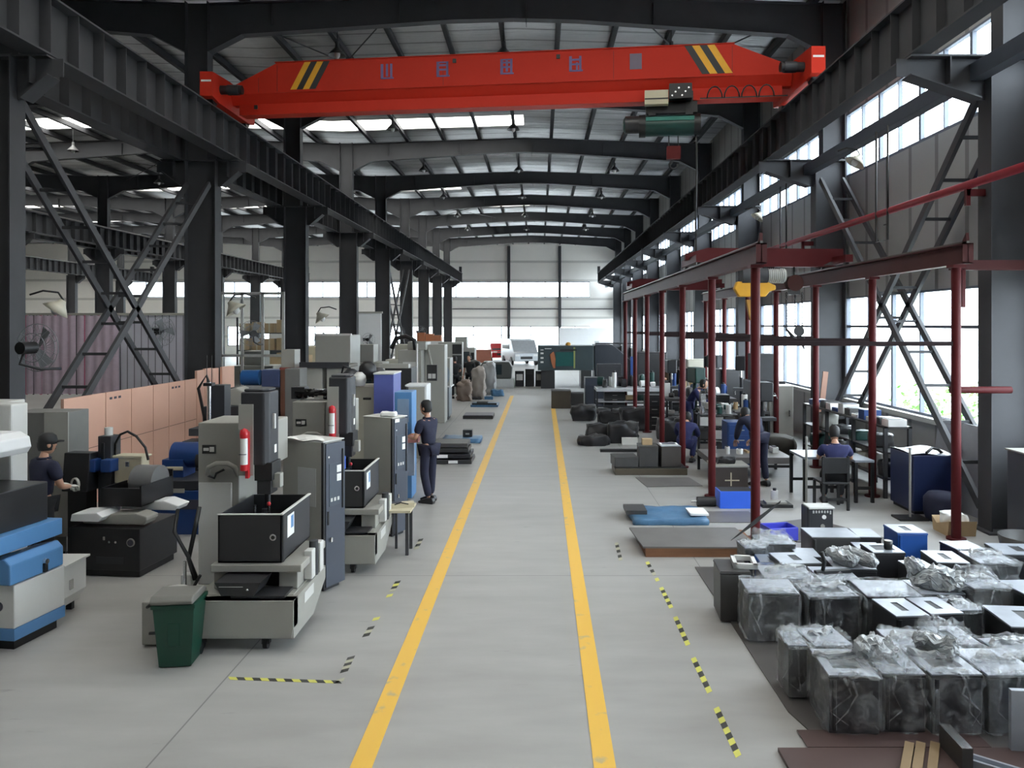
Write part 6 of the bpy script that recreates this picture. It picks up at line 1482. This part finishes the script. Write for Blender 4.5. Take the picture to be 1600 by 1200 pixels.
def person(label, loc, rz, J, shirt=NAVY, trousers=BLKCL, cap=None, hair=True, look=0.0, tilt=0.0, gloves=False, long_sleeves=False, group=None):
    """J: joint positions in the person's own frame, facing +Y"""
    r = thing('person', label, 'person', loc, rz, group)
    J = {k: Vector(v) for k, v in J.items()}
    links = [('pel', 'wst'), ('wst', 'chs'), ('chs', 'nck'), ('nck', 'hd0')]
    for s in 'LR': links += [('chs', 'sh' + s), ('sh' + s, 'el' + s), ('el' + s, 'wr' + s), ('pel', 'hp' + s), ('hp' + s, 'kn' + s), ('kn' + s, 'an' + s)]
    rad = {'pel': (.13, .10), 'wst': (.12, .09), 'chs': (.125, .09), 'nck': .050, 'hd0': .052}
    for s in 'LR': rad.update({'sh' + s: .056, 'el' + s: .040, 'wr' + s: .026, 'hp' + s: .070, 'kn' + s: .055, 'an' + s: .036})
    names = set(sum(([a, b] for a, b in links), []))
    sk = SKIN
    vs, fs = skin_geo({n: J[n] for n in J if n in names}, links, rad, 'pel')
    m = MB(); m.add(vs, fs, sk, True)
    hd = J['hd']; HR = Matrix.Rotation(look, 4, 'Z') @ Matrix.Rotation(tilt, 4, 'X'); HT = Matrix.Translation(hd) @ HR
    def H(p): return HT @ Vector(p)
    # skull, jaw, face
    m.lathe([(0, -.115), (.035, -.112), (.055, -.085), (.068, -.04), (.075, .01), (.076, .05), (.062, .095), (.03, .118), (0, .122)], sk, n=20, M=HT @ Matrix.Diagonal((1, 1.22, 1, 1)))
    m.lathe([(0, 0), (.010, .002), (.013, .02), (.006, .045), (0, .05)], sk, n=10, M=HT @ Matrix.Translation((0, .088, -.03)) @ Matrix.Rotation(R(12), 4, 'X'))
    for s in (-1, 1):
        m.ball(H((s * .078, -.005, -.005)), (.010, .022, .032), sk, 10, HR)
        m.ball(H((s * .028, .080, .012)), (.012, .010, .008), PAPER, 8, HR); m.ball(H((s * .028, .088, .012)), (.006, .005, .006), BLACK, 8, HR)
    m.ball(H((0, .084, -.062)), (.022, .008, .006), mat('lips', (.35, .12, .10), .5), 8, HR)
    # hands
    for s, sg in (('L', -1), ('R', 1)):
        w = J['wr' + s]; d = (w - J['el' + s]).normalized(); side = d.cross(Vector((0, 0, 1)))
        side = side.normalized() if side.length > .1 else Vector((1, 0, 0)); nrm = side.cross(d).normalized()
        hm_ = GLOVE if gloves else sk
        B = Matrix((side, d, nrm)).transposed().to_4x4()
        m.ball(w + d * .05, (.040, .055, .018), hm_, 12, B)
        for k in range(4):
            L = (.060, .072, .066, .05)[k]; off = side * (-.030 + k * .020); p0 = w + d * .085 + off
            p1 = p0 + d * L * .5 - nrm * .010; p2 = p1 + d * L * .35 - nrm * .028; p3 = p2 + d * L * .1 - nrm * .022
            m.tube([p0 - d * .02, p0, p1, p2, p3], [.009, .009, .0085, .008, .006], hm_, 7)
        t0 = w + d * .03 - side * .036 * sg; t1 = t0 + d * .03 - side * .022 * sg - nrm * .012; t2 = t1 + d * .03 - nrm * .014
        m.tube([t0 + side * .015 * sg, t0, t1, t2], [.012, .011, .010, .007], hm_, 7)
    obj('body', m, r)
    # shirt
    sl = {}
    for s in 'LR':
        t = 1.0 if long_sleeves else .75
        sl['cu' + s] = J['sh' + s].lerp(J['el' + s], t)
    SJ = {'pel': J['pel'].lerp(J['wst'], .0), 'wst': J['wst'], 'chs': J['chs'], 'col': J['chs'].lerp(J['nck'], .72)}
    links2 = [('pel', 'wst'), ('wst', 'chs'), ('chs', 'col')]; rad2 = {'pel': (.162, .126), 'wst': (.165, .130), 'chs': (.185, .138), 'col': (.100, .088)}
    for s in 'LR':
        SJ['sh' + s] = J['sh' + s]; SJ['cu' + s] = sl['cu' + s]; links2 += [('chs', 'sh' + s), ('sh' + s, 'cu' + s)]; rad2['sh' + s] = .090; rad2['cu' + s] = .066
        if long_sleeves:
            SJ['fw' + s] = J['el' + s].lerp(J['wr' + s], .9); links2.append(('cu' + s, 'fw' + s)); rad2['fw' + s] = .045
    vs, fs = skin_geo(SJ, links2, rad2, 'pel'); obj('shirt', MB().add(vs, fs, shirt, True), r)
    obj('collar', MB().tube([tuple(J['chs'].lerp(J['nck'], .75) + Vector((.07 * math.cos(t), .065 * math.sin(t), .01))) for t in [2 * PI * i / 14 for i in range(15)]], .016, shirt, 6), r)
    # trousers
    TJ = {'pel': J['pel']}; l3 = []; r3 = {'pel': (.142, .108)}
    for s in 'LR':
        TJ['hp' + s] = J['hp' + s]; TJ['kn' + s] = J['kn' + s]; TJ['an' + s] = J['kn' + s].lerp(J['an' + s], .96)
        l3 += [('pel', 'hp' + s), ('hp' + s, 'kn' + s), ('kn' + s, 'an' + s)]; r3.update({'hp' + s: .092, 'kn' + s: .076, 'an' + s: .066})
    vs, fs = skin_geo(TJ, l3, r3, 'pel'); obj('trousers', MB().add(vs, fs, trousers, True), r)
    for s in 'LR':
        a = J['an' + s]; k = J['kn' + s]; f = Vector((a.x, a.y, 0)); fd = J.get('toe' + s, a + Vector((0, .2, 0))) - a; fd.z = 0; fd.normalize()
        B = Matrix((fd.cross(Vector((0, 0, 1))), fd, Vector((0, 0, 1)))).transposed().to_4x4()
        z0 = max(0, a.z - .09)
        sh = MB(); sh.prism([(-.09, 0), (.19, 0), (.20, .035), (.13, .065), (.04, .095), (-.08, .10), (-.10, .05)], 'X', -.045, .045, BLKPL, Matrix.Translation((a.x, a.y, z0)) @ B)
        obj('shoe', sh, r, bevel=.015)
    hm2 = MB()
    if cap:
        hm2.lathe([(.0, .138), (.045, .132), (.078, .10), (.088, .05), (.088, .01), (.080, .0)], cap, n=20, M=HT @ Matrix.Diagonal((1, 1.18, 1, 1)))
        hm2.prism([(-.07, .08), (.07, .08), (.055, .155), (0, .175), (-.055, .155)], 'Z', .018, .030, cap, HT)
        hm2.lathe([(.070, -.07), (.082, -.02), (.082, .03)], HAIR, n=20, M=HT @ Matrix.Translation((0, -.018, 0)) @ Matrix.Diagonal((1, 1.12, 1, 1)))
        obj('cap', hm2, r)
    else:
        hm2.lathe([(.0, .140), (.045, .134), (.078, .10), (.088, .05), (.086, .01), (.080, -.045), (.06, -.075)], HAIR, n=20, M=HT @ Matrix.Translation((0, -.022, .004)) @ Matrix.Diagonal((1, 1.14, 1, 1)))
        obj('hair', hm2, r)
    return r
def J_stand(hands='front', lean=0.0, reach=.42, hz=1.05, spread=.10):
    y = lambda z: lean * max(0, z - .9)
    J = {'pel': (0, 0, .93), 'wst': (0, y(1.08), 1.08), 'chs': (0, y(1.32), 1.32), 'nck': (0, y(1.46) + .0, 1.455), 'hd0': (0, y(1.52) + .01, 1.52), 'hd': (0, y(1.62) + .03, 1.59)}
    for s, sg in (('L', -1), ('R', 1)):
        J['sh' + s] = (sg * .19, y(1.38), 1.385)
        if hands == 'front':
            J['el' + s] = (sg * .235, y(1.38) + .08, 1.10); J['wr' + s] = (sg * .13, y(1.38) + reach - .12, hz + .03)
        else:
            J['el' + s] = (sg * .25, y(1.38) - .02, 1.10); J['wr' + s] = (sg * .26, y(1.38) + .06, .86)
        J['hp' + s] = (sg * .10, 0, .90); J['kn' + s] = (sg * (.08 + spread * .3), .02, .50); J['an' + s] = (sg * spread, -.02, .09); J['toe' + s] = (sg * spread, .2, .05)
    return J
# left worker seen from behind in three quarter view, hands in front
person('worker in dark shirt, black cap and white gloves at the far left machine', (-5.86, 9.05, 0), R(-32), J_stand('front', .05, .36, 1.04), NAVY, BLKCL, cap=HAIR, look=R(-12), gloves=True)
# standing worker by the blue machine front
J = J_stand('front', .06, .45, 1.08); J['anR'] = (.11, .04, .09); J['anL'] = (-.08, -.06, .09)
person('worker in navy uniform standing at the blue machine beside the walkway', (-1.86, 13.0, 0), R(62), J, NAVY, NAVY, look=R(10), tilt=R(-6))
# distant pair
person('distant worker all in black standing near the brown wrapped part', (-3.42, 31.4, 0), R(20), J_stand('front', .03, .4), BLKCL, BLKCL)
person('distant worker in black half hidden behind the other one', (-2.95, 32.6, 0), R(160), J_stand('down', .0), BLKCL, BLKCL)
# seated worker
J = {'pel': (0, 0, .52), 'wst': (0, .02, .68), 'chs': (0, .09, .92), 'nck': (0, .13, 1.06), 'hd0': (0, .16, 1.12), 'hd': (0, .21, 1.185)}
for s, sg in (('L', -1), ('R', 1)):
    J['sh' + s] = (sg * .19, .09, .985); J['el' + s] = (sg * .26, .18, .78); J['wr' + s] = (sg * .17, .38, .80)
    J['hp' + s] = (sg * .10, .02, .53); J['kn' + s] = (sg * .13, .44, .52); J['an' + s] = (sg * .13, .40, .09); J['toe' + s] = (sg * .14, .6, .05)
person('worker in navy shirt seated at the desk with the back to the camera', (4.88, 12.60, 0), R(-12), J, NAVYB, BLKCL, tilt=R(-22))
# worker leaning behind the nearest maroon post
J = {'pel': (0, 0, .92), 'wst': (0, .10, 1.05), 'chs': (0, .30, 1.17), 'nck': (0, .42, 1.24), 'hd0': (0, .47, 1.27), 'hd': (0, .54, 1.27)}
for s, sg in (('L', -1), ('R', 1)):
    J['sh' + s] = (sg * .19, .33, 1.20); J['el' + s] = (sg * .22, .42, .93); J['wr' + s] = (sg * .16, .58, .78)
    J['hp' + s] = (sg * .10, 0, .90); J['kn' + s] = (sg * .11, .04, .50); J['an' + s] = (sg * .12, -.04, .09); J['toe' + s] = (sg * .12, .2, .05)
person('worker in dark navy leaning over the bench, partly hidden by the nearest maroon post', (4.12, 14.35, 0), R(15), J, NAVY, NAVY, long_sleeves=True)
# crouching worker
J = {'pel': (0, -.05, .42), 'wst': (0, .02, .56), 'chs': (0, .18, .76), 'nck': (0, .28, .86), 'hd0': (0, .33, .90), 'hd': (0, .39, .93)}
for s, sg in (('L', -1), ('R', 1)):
    J['sh' + s] = (sg * .19, .20, .80); J['el' + s] = (sg * .24, .36, .58); J['wr' + s] = (sg * .14, .56, .50)
    J['hp' + s] = (sg * .10, -.02, .42); J['kn' + s] = (sg * .16, .36, .52); J['an' + s] = (sg * .14, .10, .09); J['toe' + s] = (sg * .16, .3, .05)
person('worker in blue crouching behind the olive pallet', (3.18, 16.75, 0), R(-20), J, NAVYB, NAVYB, long_sleeves=True)
J = {'pel': (0, 0, .92), 'wst': (0, .06, 1.06), 'chs': (0, .20, 1.24), 'nck': (0, .30, 1.35), 'hd0': (0, .34, 1.40), 'hd': (0, .40, 1.44)}
for s, sg in (('L', -1), ('R', 1)):
    J['sh' + s] = (sg * .19, .22, 1.28); J['el' + s] = (sg * .24, .34, 1.02); J['wr' + s] = (sg * .15, .55, .96)
    J['hp' + s] = (sg * .10, 0, .90); J['kn' + s] = (sg * .11, .04, .50); J['an' + s] = (sg * .12, -.02, .09); J['toe' + s] = (sg * .12, .2, .05)
person('worker in dark blue bending over parts at the middle dark bench', (3.95, 20.25, 0), R(-110), J, NAVYB, NAVYB, long_sleeves=True)
person('distant worker in brown clothes at the long bench beyond the hoist frame', (4.75, 28.3, 0), R(170), J_stand('front', .12), mat('brown_cotton', (.08, .045, .02), .8), BLKCL)

# ================================================================== darker equipment crowding the right middle distance
def drill_press(label, x, y, h, c=BLKPL, rz=0):
    r = thing('drill_press', label, 'machine', (x, y, 0), rz)
    obj('base', MB().box(-.26, .26, -.2, .3, 0, .10, c), r, bevel=.01); obj('column', MB().cyl((0, .12, .1), (0, .12, h - .1), .06, c, n=16), r)
    obj('table', MB().box(-.22, .22, -.2, .12, h * .52, h * .56, STEEL), r); obj('head', MB().box(-.15, .15, -.22, .3, h - .42, h, c), r, bevel=.03)
    obj('motor', MB().cyl((0, .42, h - .40), (0, .42, h - .05), .12, DKGREY, n=16), r); obj('quill', MB().cyl((0, -.12, h - .42), (0, -.12, h - .62), .035, CHROME), r)
    obj('feed_handle', MB().cyl((.15, -.1, h - .3), (.24, -.1, h - .3), .02, CHROME).cyl((.23, -.22, h - .36), (.23, .02, h - .24), .012, BLACK), r)
    return r
drill_press('black drill press right of the black bin rack', 4.95, 16.9, 1.75)
drill_press('dark green drill press left of the tall dark press', 4.3, 20.9, 1.85, TEAL, R(15))
drill_press('tall black drill press in front of the third right column', 5.9, 22.4, 2.1, BLKPL, R(-20))
drill_press('black drill press beyond the farther dark bench', 4.2, 24.4, 1.9, BLKPL)
drill_press('grey drill press at the right end of the white-topped bench', 5.9, 25.6, 2.0, STEEL, R(30))
def drawer_cab(label, x, y, w, h, c):
    r = thing('drawer_cabinet', label, 'cabinet', (x, y, 0))
    obj('body', MB().box(-w / 2, w / 2, 0, .5, 0, h, c), r, bevel=.01); n = 4
    for i in range(n):
        z = .06 + i * (h - .1) / n
        d = obj('drawer', MB().box(-w / 2 + .03, w / 2 - .03, -.015, 0, z, z + (h - .1) / n - .02, c), r); obj('handle', MB().box(-.08, .08, -.03, -.015, z + .08, z + .095, GREYM), d)
    return r
drawer_cab('black drawer cabinet under the right end of the middle dark bench', 5.2, 18.75, .6, .8, BLKPL)
drawer_cab('navy drawer cabinet behind the assembly platform', 4.25, 16.2, .55, .95, BLUED)
drawer_cab('dark drawer cabinet between the two dark benches', 4.9, 20.9, .6, 1.1, TANKB)
drawer_cab('black drawer cabinet at the left end of the farther dark bench', 3.3, 21.9, .5, 1.0, BLKPL)
drawer_cab('dark drawer cabinet under the left half of the white-topped bench', 2.6, 26.3, .7, .7, TANKB)
drawer_cab('dark drawer cabinet under the right half of the white-topped bench', 4.9, 26.3, .7, .7, BLKPL)
for i, (x, y, w, h, c, lab) in enumerate(((5.98, 18.95, .6, 1.5, GREYM, 'grey electrical cabinet against the windows beside the tall dark press'), (5.95, 24.3, .8, 1.6, TANKB, 'black electrical cabinet against the windows past the third right column'), (6.1, 29.2, .9, 1.7, BEIGE, 'beige electrical cabinet against the windows beyond the white-topped bench'), (4.6, 31.2, 1.2, 1.9, TANKB, 'black machine cabinet behind the white-topped bench'), (2.9, 31.5, 1.0, 1.4, DKGREY, 'dark grey machine cabinet left of the black one behind the bench'))):
    r = thing('electrical_cabinet', lab, 'cabinet', (x, y, 0))
    obj('body', MB().box(-w / 2, w / 2, 0, .6, 0, h, c), r, bevel=.015); obj('door', MB().box(-w / 2 + .04, w / 2 - .04, -.015, 0, .1, h - .08, c), r); obj('handle', MB().box(w * .3, w * .3 + .03, -.04, -.015, h * .5, h * .6, CHROME), r)
clutter(11, 2.0, 5.6, 27.0, 27.15, .85, 10, 'the back edge of the white-topped bench', .75, 'things along the back of the white-topped bench')
clutter(12, 4.0, 5.6, 19.3, 19.5, .90, 6, 'the back of the middle dark bench', .55, 'things along the back of the middle dark bench')
clutter(13, 3.6, 5.6, 22.5, 22.7, .92, 7, 'the back of the farther dark bench', .6, 'things along the back of the farther dark bench')
clutter(14, 3.65, 5.55, 21.9, 22.6, .452, 6, 'the shelf of the farther dark bench', .3, 'things on the shelf of the farther dark bench')
clutter(15, -6.3, -5.0, 14.0, 14.4, 0.0, 3, 'the floor behind the blue grinding machine', .5, 'things behind the blue grinding machine')
# small castings and papers filling the gaps of the field of housings
for i, (x, y, w, h, lab) in enumerate(((3.78, 9.0, .3, .34, 'low dark block between the bored housing and the blue one'), (3.02, 8.9, .26, .30, 'low dark block left of the bored housing'), (4.80, 8.85, .34, .40, 'dark block behind the sagging wrapped housing'), (5.3, 7.9, .5, .42, 'dark block at the right photo edge behind the pale topped housing'))):
    CB(lab, x, x + w, y, h, .34, top='plain')
